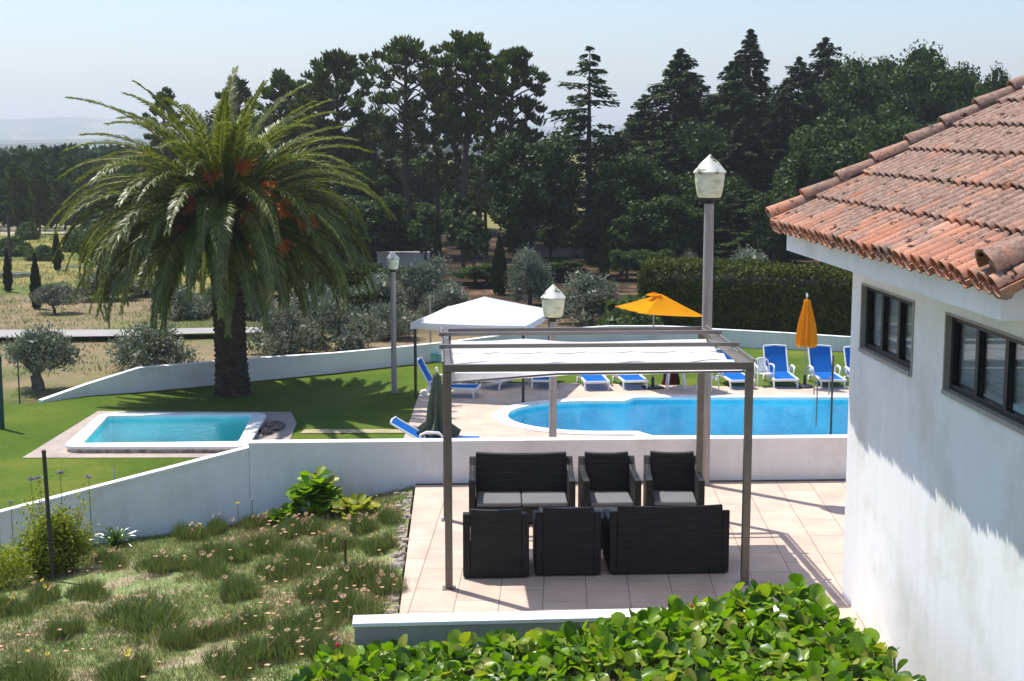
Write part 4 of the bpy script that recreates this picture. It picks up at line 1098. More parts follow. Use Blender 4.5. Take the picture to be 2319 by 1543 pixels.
def make_broad(h, w, lm=None, name='broadleaf_tree', base=.22, leaf=.30, n=10, dens=150):
    tr = MB(); parts = []
    cz = h * (base + (1 - base) / 2); rz = h * (1 - base) / 2
    tr.tube([(0, 0, -.3), (.1, 0, h * .25), (-.05, .1, h * .5), (0, 0, h * .75)], [h * .028, h * .022, h * .016, h * .006], 8)
    K = n * 5
    d = sph(K); d[:, 2] = np.abs(d[:, 2]) * 1.2 - .5; d = unit(d)
    for k in range(K):
        rr = rng.uniform(.55, .92); c = np.array([0, 0, cz]) + d[k] * np.array([w / 2, w / 2, rz]) * rr
        br = w * rng.uniform(.11, .19)
        parts.append(blob_leaves(c, br, int(dens * (br / (w * .15)) ** 2), leaf, leaf * .62, squash=.8)); parts.append(core_blob(c, br))
        if k % 4 == 0: limb(tr, (0, 0, h * rng.uniform(.25, .5)), c, h * .010, h * .003)
    parts.append(blob_leaves(np.array([0, 0, cz]), 1, 160, w * .22, w * .2, squash=1)) ; V = parts[-1][0]; V[:] = (V - [0, 0, cz]) * [w * .30, w * .30, rz * .62] / 1.0 * .9 + [0, 0, cz] if False else V
    V, F = merge(parts)
    return tr, V, F
def make_pine(h, w, bare=.5, lean=0., puffs=60, seed=0):
    tr = MB(); parts = []
    def axis(t): return np.array([lean * h * t * t + .15 * math.sin(t * 5 + seed), .1 * math.sin(t * 4 + seed * 2), h * t])
    tr.tube([axis(t) for t in np.linspace(-.03, .97, 10)], list(np.linspace(h * .020, h * .005, 10)), 8)
    puffs = int(puffs * 1.35)
    for k in range(puffs):
        t = bare + (1 - bare) * (k + .5) / puffs; f = (t - bare) / (1 - bare)
        prof = (math.sin(math.pi * (f * .86 + .10)) ** .7) * (1 if f < .75 else .9)
        a = k * 2.4 + rng.uniform(-.4, .4); rr = w / 2 * prof * rng.uniform(.35, 1.05)
        root = axis(t * .97 - .03); c = root + np.array([math.cos(a) * rr, math.sin(a) * rr, rr * .32 + rng.uniform(-.1, .3)])
        if rr > .5 and k % 2 == 0: limb(tr, root - [0, 0, .3], c, h * .0055, .02, 3)
        br = w * rng.uniform(.06, .115)
        n = 62; d = sph(n); d[:, 2] = d[:, 2] * .8 + .25; C = c + d * br * rng.uniform(.4, 1.0, (n, 1)) * [1, 1, .75]
        D = unit(d + [0, 0, .9] + .4 * sph(n)); parts.append(cards(C, D, sph(n), .42 * rng.uniform(.7, 1.2, n), .16))
        parts.append(blob_leaves(c, br * .45, 16, br * .5, br * .35, squash=.6))
    V, F = merge(parts); return tr, V, F
def make_cedar(h, w, bare=.12, sparse=1.0, tiers=26, droop=.12, spire=1.0, leaf=.34):
    tr = MB(); parts = []
    tr.tube([(0, 0, -.3), (.05, 0, h * .5), (0, 0, h)], [h * .022, h * .014, .02], 8)
    for k in range(tiers):
        f = k / (tiers - 1); z = h * (bare + (1 - bare) * f ** .95); R_ = w / 2 * (1 - f ** spire) ** .75 * rng.uniform(.75, 1.12) + .25
        nb = max(4, int(8 * sparse * (1 - f * .4)))
        for j in range(nb):
            a = rng.uniform(0, 6.28); L = R_ * rng.uniform(.6, 1.05); up = rng.uniform(-.05, .25) * (1 - .2)
            end = np.array([math.cos(a) * L, math.sin(a) * L, L * up - droop * L * .6])
            if L > 1.2 and j % 3 == 0: limb(tr, (0, 0, z), np.array([0, 0, z]) + end, .06, .02, 3, .03)
            m = int(10 + 26 * L)
            t = rng.uniform(.15, 1.0, (m, 1)) ** .7; side = np.array([-math.sin(a), math.cos(a), 0])
            C = np.array([0, 0, z]) + end * t + side * rng.normal(size=(m, 1)) * L * .14 * (1.1 - t * .7) + np.array([0, 0, -1]) * (np.abs(rng.normal(size=(m, 1))) * .16 + droop * L * t * t * .5)
            D = unit(end * .6 + side * rng.normal(size=(m, 1)) * L * .8 + np.array([0, 0, -.5]) * L * rng.uniform(0, 1, (m, 1)))
            parts.append(cards(C, D, np.array([0, 0, 1.]) + .7 * sph(m), leaf * rng.uniform(.7, 1.4, m), leaf * .42))
    V, F = merge(parts); return tr, V, F
def make_cypress(h, r, n=2600):
    tr = MB().tube([(0, 0, -.2), (0, 0, h * .5), (0, 0, h * .95)], [r * .10, r * .06, .01], 6)
    r = r * .52; t = rng.uniform(0.02, 1, n); prof = np.where(t < .25, .62 + t * 1.5, 1.0 - ((t - .25) / .75) ** 1.7) * r * (1 + .12 * np.sin(t * 37))
    a = rng.uniform(0, 6.28, n); q = rng.uniform(.5, 1.05, n) ** .5
    C = np.stack([np.cos(a) * prof * q, np.sin(a) * prof * q, t * h + .05], 1)
    D = np.stack([np.cos(a) * .25, np.sin(a) * .25, np.ones(n)], 1) + .25 * sph(n)
    V, F = cards(C, D, np.stack([np.cos(a), np.sin(a), 0 * a], 1) + .5 * sph(n), r * .60 * rng.uniform(.7, 1.3, n), r * .26)
    return tr, V, F
def make_olive(h, w, n=17, leaf=.13, dens=330, low=.25, gnarl=1.0):
    tr = MB(); parts = []
    r0 = h * .05 * gnarl
    fork = np.array([.1, 0, h * .25])
    tr.tube([(0, 0, -.3), (.05, .05, h * .12), tuple(fork)], [r0 * 1.3, r0, r0 * .85], 8)
    for k in range(n):
        a = k * 2.4; el_ = rng.uniform(.0, 1.0); rr = w / 2 * rng.uniform(.35, .80) * math.cos(el_ * 1.2)
        c = np.array([math.cos(a) * rr, math.sin(a) * rr, h * (low + .14 + (.86 - low - .14) * el_)])
        br = w * rng.uniform(.13, .22)
        limb(tr, fork, c, r0 * .4, .02, 4, .08)
        m = int(dens); d = sph(m); C = c + d * br * rng.uniform(.25, 1.15, (m, 1)) ** .7 * [1, 1, .8]
        # twigs carry leaves in sprays
        D = unit(d + [0, 0, .35] + .8 * sph(m)); parts.append(cards(C, D, sph(m), leaf * rng.uniform(.7, 1.5, m), leaf * .36))
        parts.append(blob_leaves(c, br * .5, 26, br * .45, br * .3))
    V, F = merge(parts); return tr, V, F

tcache = {}
def plant_tree(kind, px, top, Y, label, wpx=None, name=None, cat='tree', group=None, zoff=0, variant=0, parts=None, sx=1, **kw):
    """set a tree so its crown tip reaches picture row `top` at distance Y"""
    base_xy = PY(px, 500, Y); x = base_xy[0]; z = float(terr(x, Y)) + zoff
    h = float(PY(px, top, Y)[2]) - z; w = (wpx or 100) / scale_at(Y, z)
    mk_, lm, bk, nm, args = KINDS[kind]
    key = (kind, variant)
    if key not in tcache:
        a = dict(args); a.update(kw); tr, V, F = mk_(h, w, **a)
        o = tree_obj(name or nm, (x, Y, z), label, cat, group, tr, V, F, M[lm], M[bk]); tcache[key] = (o, h, w); return o
    src, h0, w0 = tcache[key]
    o = copy_tree(src); o.name = name or nm; o.location = (x, Y, z); o.scale = (w / w0 * sx, w / w0 * sx, h / h0); o.rotation_euler = (0, 0, random.uniform(0, 6.28)); tag(o, label, cat)
    if group: o['group'] = group
    elif 'group' in o: del o['group']
    return o
KINDS = {
 'pine': (make_pine, 'pine', 'bark', 'pine_tree', {}),
 'cedar': (make_cedar, 'cedar', 'bark', 'cedar_tree', {}),
 'broad': (make_broad, 'broad', 'bark', 'broadleaf_tree', {}),
 'lime': (make_broad, 'lime', 'bark', 'broadleaf_tree', {}),
 'olive': (make_olive, 'olive', 'olivebark', 'olive_tree', {}),
 'cyp': (make_cypress, 'cypress', 'bark', 'cypress_tree', {}),
}
GW = 'tall pines above the pool garden'
# pines, left to right
plant_tree('pine', 378, 190, 112, 'small dark pine showing behind the upper left fronds of the palm', 110, bare=.35, puffs=50, seed=1)
plant_tree('pine', 548, 165, 112, 'pine rising just behind the top of the palm', 120, variant=1, bare=.4, puffs=55, seed=4)
plant_tree('pine', 645, 150, 108, 'broad pine with a flat uneven crown right of the palm top', 150, variant=1)
plant_tree('pine', 765, 104, 104, 'tall bushy pine with a thick rounded crown, leftmost of the high pines', 170, variant=2, bare=.42, puffs=85, seed=2)
plant_tree('pine', 700, 175, 118, 'lower pine filling the gap between the palm and the high pines', 160, variant=2)
plant_tree('pine', 925, 74, 98, 'tall airy pine with an open crown and a long leaning bare trunk', 235, variant=3, bare=.48, puffs=62, lean=-.03, seed=3)
plant_tree('pine', 990, 150, 106, 'thin pine between the airy pine and the highest pine', 110, variant=0)
plant_tree('pine', 1056, 62, 96, 'highest pine with a dense dark crown on a long bare trunk', 180, variant=4, bare=.55, puffs=100, seed=7)
plant_tree('pine', 1035, 200, 104, 'slender pine half hidden behind the highest pine', 90, variant=0)
plant_tree('pine', 1160, 94, 100, 'tall pine with ragged right side branches beside the highest pine', 170, variant=5, bare=.45, puffs=80, lean=.03, seed=9)
plant_tree('pine', 1100, 245, 90, 'leaning slim pine trunk with a small crown below the ragged pine', 80, variant=0)
plant_tree('pine', 850, 250, 112, 'shaded pine behind the right fronds of the palm', 150, variant=2)
# cedars
plant_tree('cedar', 1333, 106, 92, 'open layered cedar standing alone against the sky, left of the tall lamp', 185, bare=.30, sparse=.8, tiers=20, spire=2.6, leaf=.40)
plant_tree('cedar', 1536, 112, 104, 'large broad cedar with a feathery pale tip left of the tall lamp head', 330, variant=1, bare=.04, sparse=1.9, tiers=36, spire=1.9, leaf=.42)
plant_tree('cedar', 1690, 68, 108, 'very dark conifer ending in a narrow spire right of the tall lamp', 250, variant=2, bare=.05, sparse=1.9, tiers=40, spire=1.1, leaf=.40)
plant_tree('cedar', 1650, 140, 100, 'dense dark conifer directly behind the tall lamp head', 260, variant=1)
plant_tree('cedar', 1455, 215, 106, 'smaller bluish cedar in the gap right of the open cedar', 230, variant=1)
plant_tree('cedar', 1800, 130, 104, 'ragged conifer with stepped layers left of the round broadleaf trees', 250, variant=1)
plant_tree('cedar', 1858, 86, 110, 'tall dark conifer with a drooping top above the tiled roof corner', 280, variant=1)
# broadleaf
plant_tree('broad', 2045, 92, 112, 'large rounded broadleaf tree, tallest above the tiled roof', 290, n=13, dens=170)
plant_tree('broad', 1935, 120, 106, 'dark broadleaf tree between the tall conifer and the large rounded tree', 250, variant=0)
plant_tree('broad', 2160, 142, 110, 'rounded broadleaf tree second from the right above the roof ridge', 160, variant=0)
plant_tree('broad', 2236, 140, 114, 'small rounded broadleaf tree at the far right end of the skyline', 115, variant=0)
plant_tree('broad', 2300, 190, 116, 'low broadleaf tree mostly hidden by the upper roof edge', 120, variant=0)
plant_tree('broad', 1205, 272, 84, 'big dark domed tree in the middle of the wood behind the gazebo', 225, variant=1, n=12, base=.06, dens=190, leaf=.26)
plant_tree('lime', 1870, 262, 84, 'lighter green broadleaf tree behind the tiled roof corner', 240, n=11, base=.08, dens=170, leaf=.26)
plant_tree('lime', 2010, 240, 88, 'light green leafy tree partly covered by the roof verge', 200, variant=0)
plant_tree('lime', 262, 498, 86, 'soft feathery green tree behind the left fronds of the palm', 190, variant=1, n=8, base=.05, dens=150, leaf=.24)
plant_tree('broad', 1755, 420, 82, 'low dark broadleaf tree under the roof corner', 130, variant=1)
# infill of the wood: nothing in the photo tells these apart
GI = 'dark trees filling the shaded wood behind the pool'
lab = 'dark shaded tree filling the wood behind the pool, merging with its neighbours'
fill = [(575, 300, 98, 'broad', 1), (640, 330, 94, 'broad', 1), (720, 320, 100, 'cedar', 2), (800, 345, 96, 'broad', 1), (880, 380, 100, 'cedar', 2), (835, 430, 86, 'broad', 1),
        
        (1395, 300, 98, 'cedar', 1), (1440, 330, 90, 'broad', 1), (1520, 300, 92, 'cedar', 1), (1590, 250, 96, 'broad', 1), (1680, 270, 92, 'cedar', 1), (1760, 240, 98, 'cedar', 2), (1620, 380, 86, 'broad', 1),
        (1700, 430, 84, 'cedar', 1), (1500, 430, 84, 'broad', 1), (470, 330, 112, 'broad', 1), (400, 350, 116, 'cedar', 2), (930, 450, 110, 'broad', 1), (1960, 200, 118, 'broad', 1), (2080, 250, 100, 'broad', 1), (1880, 200, 112, 'broad', 1), (2200, 220, 120, 'broad', 1), (1560, 200, 114, 'cedar', 2), (1005, 350, 128, 'broad', 1), (1085, 345, 122, 'broad', 1), (935, 335, 126, 'broad', 1), (1600, 200, 112, 'broad', 1), (1700, 165, 114, 'broad', 1), (1785, 200, 110, 'broad', 1), (1905, 135, 114, 'broad', 1), (1985, 118, 116, 'broad', 1), (2115, 125, 116, 'broad', 1), (2195, 165, 114, 'broad', 1), (1500, 240, 114, 'broad', 1), (1370, 480, 92, 'broad', 1), (1240, 470, 98, 'broad', 1), (560, 230, 116, 'broad', 1), (680, 240, 116, 'broad', 1), (770, 270, 116, 'broad', 1)]
for (px, top, Y, k, v) in fill: plant_tree(k, px, top, Y, lab, 230 if k == 'cedar' else 180, variant=v, group=GI, sx=1.1)
for i, (px, top, Y) in enumerate(((962, 455, 84), (1048, 430, 88), (1170, 480, 84), (900, 470, 90), (1250, 470, 88), (1410, 480, 84), (1072, 480, 82))):
    plant_tree('lime', px, top, Y, 'small mid green sapling in front of the shaded wood', 70, variant=2, group='saplings at the edge of the wood', n=5, base=.1, dens=90, leaf=.22)
# cypresses
for i, (px, top, Y, w) in enumerate(((600, 600, 70, 150), (690, 585, 72, 170), (790, 590, 70, 170), (870, 600, 74, 140), (1075, 600, 78, 110), (740, 640, 62, 150), (830, 650, 60, 150), (1420, 560, 80, 90), (520, 640, 66, 140), (430, 660, 64, 140), (1100, 592, 76, 110), (1270, 585, 80, 120), (1180, 600, 74, 100), (1480, 560, 80, 110))):
    plant_tree('broad', px, top, Y, 'dark bushy tree behind the olive row, merging with the shaded wood', w, variant=1, group='dark bushy trees between the olives and the wood')
cyl = [(1131, 538, 72, 36, 'cypress between the round olive and the gazebo peak, lit yellow green on its left side'), (1368, 497, 74, 24, 'slim cypress behind the olive to the left of the orange parasol'),
       (990, 495, 80, 22, 'dark slim cypress behind the round olive above the gazebo'), (125, 519, 88, 20, 'dark slim cypress in the yellow meadow left of the palm'),
       (74, 578, 66, 26, 'dark cypress beside the small olive with a visible trunk'), (11, 568, 74, 20, 'dark cypress at the extreme left edge of the picture'), (1768, 520, 74, 20, 'slim green cypress just under the roof corner')]
for px, top, Y, w, lb in cyl: plant_tree('cyp', px, top, Y, lb, w, group='slim cypresses')
# olives
GO = 'grey green olive trees behind the garden wall'
ol = [(70, 742, 44.5, 200, 'gnarled olive with a thick trunk at the left, outside the lawn wall', 0, dict(n=15, low=.35, gnarl=2.0, dens=260)),
      (115, 640, 64, 120, 'small olive with a forked bare trunk beside the dark cypress', 1, dict(n=13, low=.3, dens=260)),
      (325, 735, 48.5, 235, 'low wide olive left of the palm trunk behind the wall', 2, dict(n=18, low=-.05, dens=300)),
      (640, 700, 52, 190, 'olive immediately right of the palm trunk behind the wall', 2, {}),
      (765, 672, 53, 210, 'bushy olive under the right fronds of the palm', 2, {}),
      (880, 690, 56, 170, 'olive behind the lawn lamp post', 2, {}),
      (965, 582, 62, 190, 'large round silvery olive above the left end of the gazebo', 3, dict(n=22, low=.0, dens=340)),
      (1200, 560, 67, 130, 'upright silvery olive right of the cypress and behind the gazebo', 3, {}),
      (1335, 616, 60, 190, 'round olive between the pool lamp and the orange parasol', 3, {}),
      (1690, 563, 74, 160, 'pale olive showing above the clipped hedge right of the tall lamp', 3, {}),
      (1560, 570, 76, 80, 'small pale olive top showing above the left end of the clipped hedge', 3, {}),
      (60, 612, 92, 170, 'grey green olive in the row across the lower meadow, far left', 3, {}),
      (165, 606, 90, 150, 'grey green olive in the row across the lower meadow beside the tall cypress', 3, {}),
      (20, 618, 84, 150, 'grey green olive behind the cypress at the left picture edge', 3, {}), (225, 640, 76, 150, 'grey green olive in the lower meadow between the tall cypress and the palm', 3, {}),
      (330, 630, 72, 160, 'olive seen through the left fronds of the palm above the low wide olive', 3, {}), (410, 650, 62, 150, 'olive close to the left side of the palm trunk', 2, {}), (560, 640, 62, 150, 'olive close behind the right side of the palm trunk', 2, {}), (700, 640, 60, 170, 'olive behind the bushy olive, under the right palm fronds', 3, {}), (850, 620, 60, 170, 'silvery olive between the palm fronds and the lawn lamp post', 3, {}), (1010, 640, 60, 150, 'olive behind the top left of the gazebo', 3, {}),
      (235, 600, 70, 170, 'olive glimpsed through the lower left fronds of the palm', 3, {})]
for px, top, Y, w, lb, v, kw in ol: plant_tree('olive', px, top, Y, lb, w, variant=v, group=GO, **kw)
plant_tree('lime', 1430, 700, 56.5, 'bright leafy bush behind the wall left of the orange parasol pole', 150, variant=3, name='leafy_bush', cat='bush', n=5, base=.0, dens=130, leaf=.16)
# left wood beyond the meadow
for i, (px, top, Y, w, lb) in enumerate(((42, 372, 122, 70, 'leftmost pine in front of the far wood, by the pale track'), (92, 392, 126, 60, 'pine second from the left at the edge of the pale track'), (150, 400, 140, 60, 'pine left of the palm tips at the edge of the far wood'),
                                         (205, 380, 150, 80, 'pine right at the palm frond tips in front of the far wood'))):
    plant_tree('pine', px, top, Y, lb, w, variant=6, bare=.14, puffs=60, seed=5)
for i, (px, top, Y, w, lb) in enumerate(((30, 560, 100, 90, 'green scrub bush on the meadow edge near the utility pole'), (95, 575, 96, 80, 'green scrub bush between the two left cypresses'), (180, 545, 104, 90, 'green scrub bush right of the tall meadow cypress'), (220, 520, 112, 100, 'green scrub bush high on the meadow by the palm tips'), (300, 545, 92, 120, 'green scrub bush behind the left palm fronds'), (60, 525, 118, 60, 'small scrub bush on the upper meadow'), (380, 560, 92, 120, 'green scrub bush directly left of the palm trunk top'))):
    plant_tree('lime', px, top, Y, lb, w, variant=4, name='scrub_bush', cat='bush', n=5, base=.0, dens=110, leaf=.2)
# distant woodland as one mass
def far_wood():
    parts = []
    n = 3600
    for k in range(n):
        f = k / n
        Y = 135 + 1100 * rng.uniform(0, 1) ** 1.9
        lx = rng.uniform(-.42, -.16) if k % 3 else rng.uniform(-.2, .30)
        if lx > -.2 and Y < 330: Y += 340
        X = lx * Y
        if -.07 < lx < .09 and Y < 620: continue
        if Y < 185 and lx > -.36 and rng.uniform() < .75: Y += 70; X = lx * Y
        z = float(terr(X, Y)); h = min(rng.uniform(6, 12), (5.12 - rng.uniform(.008, .026) * Y - z) if lx < -.1 else (5.12 - .004 * Y - z))
        if h < 2.5: continue
        w = h * rng.uniform(.45, .75)
        m = 90 if Y < 260 else (44 if Y < 500 else 22)
        t = rng.uniform(.08, 1, m); rr = w / 2 * np.sqrt(np.clip(1 - ((t - .35) / .68) ** 2, .03, 1)) * rng.uniform(.5, 1, m); a = rng.uniform(0, 6.28, m)
        C = np.stack([X + np.cos(a) * rr, Y + np.sin(a) * rr, z + t * h], 1)
        s_ = w * (.15 if m > 50 else .22 if m > 30 else .32)
        parts.append(cards(C, sph(m) + [0, 0, .7], np.stack([np.cos(a), np.sin(a), .4 + 0 * a], 1) + .5 * sph(m), s_ * rng.uniform(.8, 1.6, m), s_ * .8))
    V, F = merge(parts)
    o = link('distant_wood', raw_mesh('distant_wood', V, F), M['far']); tag(o, 'hazy blue green forest covering the valley beyond the meadow', 'forest', kind='stuff')
far_wood()
# meadow shrubs and dry tufts outside
def tufts(name, region, n, L, W, mat, label, cat, zf, k=6, spread=.1):
    xy = region(n); m = len(xy) * k
    X = np.repeat(xy[:, 0], k) + rng.normal(size=m) * spread; Y = np.repeat(xy[:, 1], k) + rng.normal(size=m) * spread
    Z = zf(X, Y); D = np.stack([rng.normal(size=m) * .5, rng.normal(size=m) * .5, np.ones(m)], 1); l = L * rng.uniform(.5, 1.4, m)
    C = np.stack([X, Y, Z], 1) + unit(D) * l[:, None] * .42
    V, F = cards(C, D, sph(m), l, W, curve=.15)
    o = link(name, raw_mesh(name, V, F), mat); tag(o, label, cat, kind='stuff'); return o
tufts('meadow_grass', lambda n: np.stack([rng.uniform(-46, -12, n), rng.uniform(47, 125, n)], 1), 9000, .17, .03, M['clump'], 'dry grass and weeds on the fields left of the palm', 'grass', terr, 5, .2)
# path and low concrete wall in the wood
pth = [P(-60, 757, -2.7), P(250, 757, -2.7), P(520, 752, -2.7), P(700, 750, -2.7), P(700, 763, -2.7), P(490, 764, -2.7), P(250, 772, -2.7), P(-60, 776, -2.7)]
o = sheet('path', [tuple(p[:2]) for p in pth[::-1]], [], -2.52, M['path']); tag(o, kind='structure')
cw = empty('concrete_wall', (PY(925, 580, 88)[0], 88, float(terr(-5, 88)))); tag(cw, 'pale concrete wall stretch among the tree trunks behind the lawn lamp', 'wall')
zz = PY(925, 571, 88)[2] - cw.location.z; MB().box(-1.9, 1.3, 0, .2, -.5, zz - .06).build('wall_face', M['coping'], cw); MB().box(-1.95, 1.35, -.04, .24, zz - .058, zz).build('wall_top', M['coping'], cw)
cw = empty('concrete_wall', (PY(1290, 570, 96)[0], 96, float(terr(3, 96)))); tag(cw, 'long grey concrete wall behind the trunks under the open cedar', 'wall')
zz = PY(1290, 553, 96)[2] - cw.location.z; MB().box(-3.5, 7.5, 0, .2, -.5, zz - .06).build('wall_face', M['pole'], cw); MB().box(-3.55, 7.55, -.04, .24, zz - .058, zz).build('wall_top', M['pole'], cw)

# ---- clipped hedge
hl = PY(1452, 700, 57.2); hr = PY(1935, 700, 55.5)
zt1 = PY(1452, 597, 58)[2]; hh = zt1 - (-2.8)
hd = empty('clipped_hedge', (hl[0], hl[1], -2.8), math.atan2(hr[1] - hl[1], hr[0] - hl[0])); tag(hd, 'tall dark clipped hedge with a sunlit top behind the pool garden wall', 'hedge')
HL, HD_ = 15.5, 3.2
hh2 = PY(1800, 622, 56.5)[2] + 2.8
def hz_(x): return hh + (hh2 - hh) * x / 9.5
n = 60000
def hedge_pts(n):
    q = rng.uniform(0, 1, n); x = rng.uniform(0, HL, n); y = np.zeros(n); z = np.zeros(n); nrm = np.zeros((n, 3)); r_ = .55
    top = q < .45
    y[top] = rng.uniform(0, HD_, top.sum()); z[top] = hz_(x[top]) - r_ + np.sqrt(np.clip(r_ ** 2 - np.clip(r_ - y[top], 0, r_) ** 2, 0, None)); nrm[top] = [0, -.2, 1]
    f = (q >= .45) & (q < .9); y[f] = 0; z[f] = rng.uniform(.0, 1, f.sum()) * (hz_(x[f]) - r_ * .9); nrm[f] = [0, -1, .1]
    e = q >= .9; x[e] = 0; y[e] = rng.uniform(0, HD_, e.sum()); z[e] = rng.uniform(0, 1, e.sum()) * (hz_(0) - .2); nrm[e] = [-1, 0, .1]
    return np.stack([x, y, z], 1), nrm
C, nr = hedge_pts(n); C = C + .07 * rng.normal(size=C.shape) + nr * (.10 * vnoise(C[:, 0] * 1.6, C[:, 2] * 1.6 + C[:, 1], 4))[:, None]
V, F = cards(C, unit(nr * .5 + sph(n) + [0, 0, .4]), nr + np.where(nr[:, 2:3] > .5, .45, .9) * sph(n), .16 * rng.uniform(.6, 1.4, n), .075)
link('foliage', raw_mesh('foliage', V, F), M['hedge'], hd)
MB().box(.15, HL - .1, .2, HD_ - .1, 0, hh2 - .45).build('inner_core', M['hedgecore'], hd)  # solid dark box filling the inside of the hedge

# ---- the palm
pb = P(528, 893, ZD); SCP = scale_at(pb[1], 0)
HC = (893 - 500) / SCP * 1.0
palm = empty('date_palm', tuple(pb)); tag(palm, 'huge date palm with arching fronds and orange flower clusters on the lawn', 'palm tree')
tk = MB(); V = []; F = []; n = 22; rings = 70
for i in range(rings + 1):
    t = i / rings; z = -.15 + (HC + .1) * t
    r_ = .42 + .17 * math.exp(-t * 9) + .04 * math.sin(t * 2.4) + (.22 * max(0, t - .72) / .28)
    for k in range(n):
        a = 2 * math.pi * k / n + (.5 * (i % 2)) * 2 * math.pi / n
        rr = r_ + (.045 if (i % 2 == 0) else -.02) * (1 if (k + (i // 2)) % 2 else .3) + random.gauss(0, .012)
        V.append((-.12 * t + rr * math.cos(a), rr * math.sin(a), z))
for i in range(rings):
    for k in range(n): a = i * n + k; b = i * n + (k + 1) % n; F.append((a, b, b + n, a + n))
tk.add(V, F).build('trunk', M['palmtrunk'], palm)
cc = np.array([-.12, 0, HC])
lv = []; rc = MB(); NF = 185
def curve_frond(az, e0, L, bend, tw=0):
    pts = []; p = cc + np.array([math.cos(az) * .3 * math.cos(e0), math.sin(az) * .3 * math.cos(e0), .22 * math.sin(e0)]); m = 22; e = e0
    for i in range(m + 1):
        pts.append(p.copy()); t = i / m; e = e0 - bend * (t ** 1.55); a_ = az + tw * t
        p = p + np.array([math.cos(a_) * math.cos(e), math.sin(a_) * math.cos(e), math.sin(e)]) * L / m
    return np.array(pts)
for k in range(NF):
    f = (k + .5) / NF; s_ = -.26 + 1.24 * f; e0 = math.asin(min(max(s_, -.5), .985)); az = k * 2.39996 + rng.uniform(-.2, .2)
    L = 5.0 * rng.uniform(.88, 1.08) * (1 - .10 * (f > .93)); bend = (R(112) - R(22) * f + R(rng.uniform(-14, 14))) * (1 - .50 * max(0, f - .74) / .26); L *= 1 + .12 * max(0, f - .6)
    if e0 < .05: bend = R(74) + R(rng.uniform(-10, 10)); L *= .93
    pts = curve_frond(az, e0, L, bend, rng.uniform(-.15, .15))
    rc.tube(pts, list(np.linspace(.05, .008, len(pts))), 4)
    m = 150; t = np.linspace(.10, 1.0, m); idx = t * (len(pts) - 1); i0 = np.clip(idx.astype(int), 0, len(pts) - 2); fr = (idx - i0)[:, None]
    Q = pts[i0] * (1 - fr) + pts[i0 + 1] * fr; T = unit(pts[i0 + 1] - pts[i0])
    side = unit(np.cross(T, np.array([0, 0, 1.]) + 0 * T)); upn = np.cross(side, T)
    ll = .50 * np.clip(np.sin(np.clip(t * 1.02, 0, 1) * math.pi * .93 + .22), .22, 1) ** .7
    for sd in (-1, 1):
        D = unit(T * .95 + side * sd * .72 + upn * rng.uniform(-.05, .55, (m, 1)) + .12 * sph(m)); l_ = ll * rng.uniform(.85, 1.1, m)
        dr_ = D + np.array([0, 0, -1]) * .25; C1 = Q + D * (l_ * .5)[:, None]
        lv.append(cards(C1, unit(D + np.array([0, 0, -.10])), upn + .25 * sph(m), l_, .046, curve=.16, fold=.1))
V, F = merge(lv); link('fronds', raw_mesh('fronds', V, F), M['palm'], palm)
rc.build('frond_ribs', M['rachis'], palm, True)
# clipped frond bases around the head
hb = MB()
for k in range(130):
    a = k * 2.4; z = HC - .95 + 1.0 * (k / 130); r0 = .42 + .12 * (k / 130)
    hb.tube([(cc[0] + r0 * math.cos(a), r0 * math.sin(a), z), (cc[0] + (r0 + .28) * math.cos(a), (r0 + .28) * math.sin(a), z + .22)], [.07, .03], 5)
hb.build('frond_stubs', M['palmtrunk'], palm)
for (px, py, yo) in ((432, 448, -1.3), (410, 516, -1.2), (545, 372, -.9), (600, 420, -1.2), (640, 460, -1.3), (692, 494, -1.3), (480, 392, -1.0), (640, 548, -1.3), (505, 545, -1.5), (570, 560, -1.4), (560, 480, -1.3)):
    tgt = PY(px, py, pb[1] + yo - .7) - pb; st = MB()
    mid_ = (cc + tgt) / 2 + np.array([0, 0, .25]); st.tube([cc, mid_, tgt * .8 + mid_ * .2], [.04, .03, .02], 5)
    b0 = tgt * .75 + mid_ * .25; ax = unit(tgt - mid_)
    for q_ in range(85):
        d = unit(ax * 1.5 + sph(1)[0] * .75 + [0, 0, -.35]); l_ = rng.uniform(.35, .75); st.tube([b0, b0 + d * l_ * .6, b0 + d * l_ + np.array([0, 0, -.06])], [.013, .010, .009], 3, False)
    st.build('flower_cluster', M['strand'], palm)
# ---- plants in front -------------------------------------------------------
def blades(n, spread, L, W, lean=.55, curve=.25, rad=None):
    r_ = spread * np.sqrt(rng.uniform(0, 1, n)); a = rng.uniform(0, 6.28, n)
    base = np.stack([np.cos(a) * r_, np.sin(a) * r_, 0 * r_], 1)
    out = np.stack([np.cos(a) * r_ / spread, np.sin(a) * r_ / spread, 0 * r_], 1)
    D = unit(out * lean * 1.3 + np.array([0, 0, 1]) + rng.normal(size=(n, 3)) * [.35, .35, .1]); l_ = L * rng.uniform(.55, 1.25, n)
    hump = (1 - (r_ / spread) ** 2) * spread * .35
    C = base + D * (l_ * .5)[:, None]; C[:, 2] += hump * .7
    return cards(C, D, unit(out + .4 * sph(n)) , l_, W, curve=curve)
def garden_point(px, py):
    z = -.3
    for _ in range(12): p = P(px, py, z); z = float(zg(p[0], p[1]))
    return P(px, py, z)
protos = []
for v in range(5):
    bits = []
    for q_ in range(4 + v % 3):
        V, F = blades(int(420 * rng.uniform(.6, 1.2)), rng.uniform(.12, .24), .19 * rng.uniform(.75, 1.25), .010, rng.uniform(.7, 1.1), .35); V = V + np.array([rng.normal() * .17, rng.normal() * .15, -.01]); bits.append((V, F))
    V, F = merge(bits)
    protos.append(raw_mesh('clump_leaves', V, F))
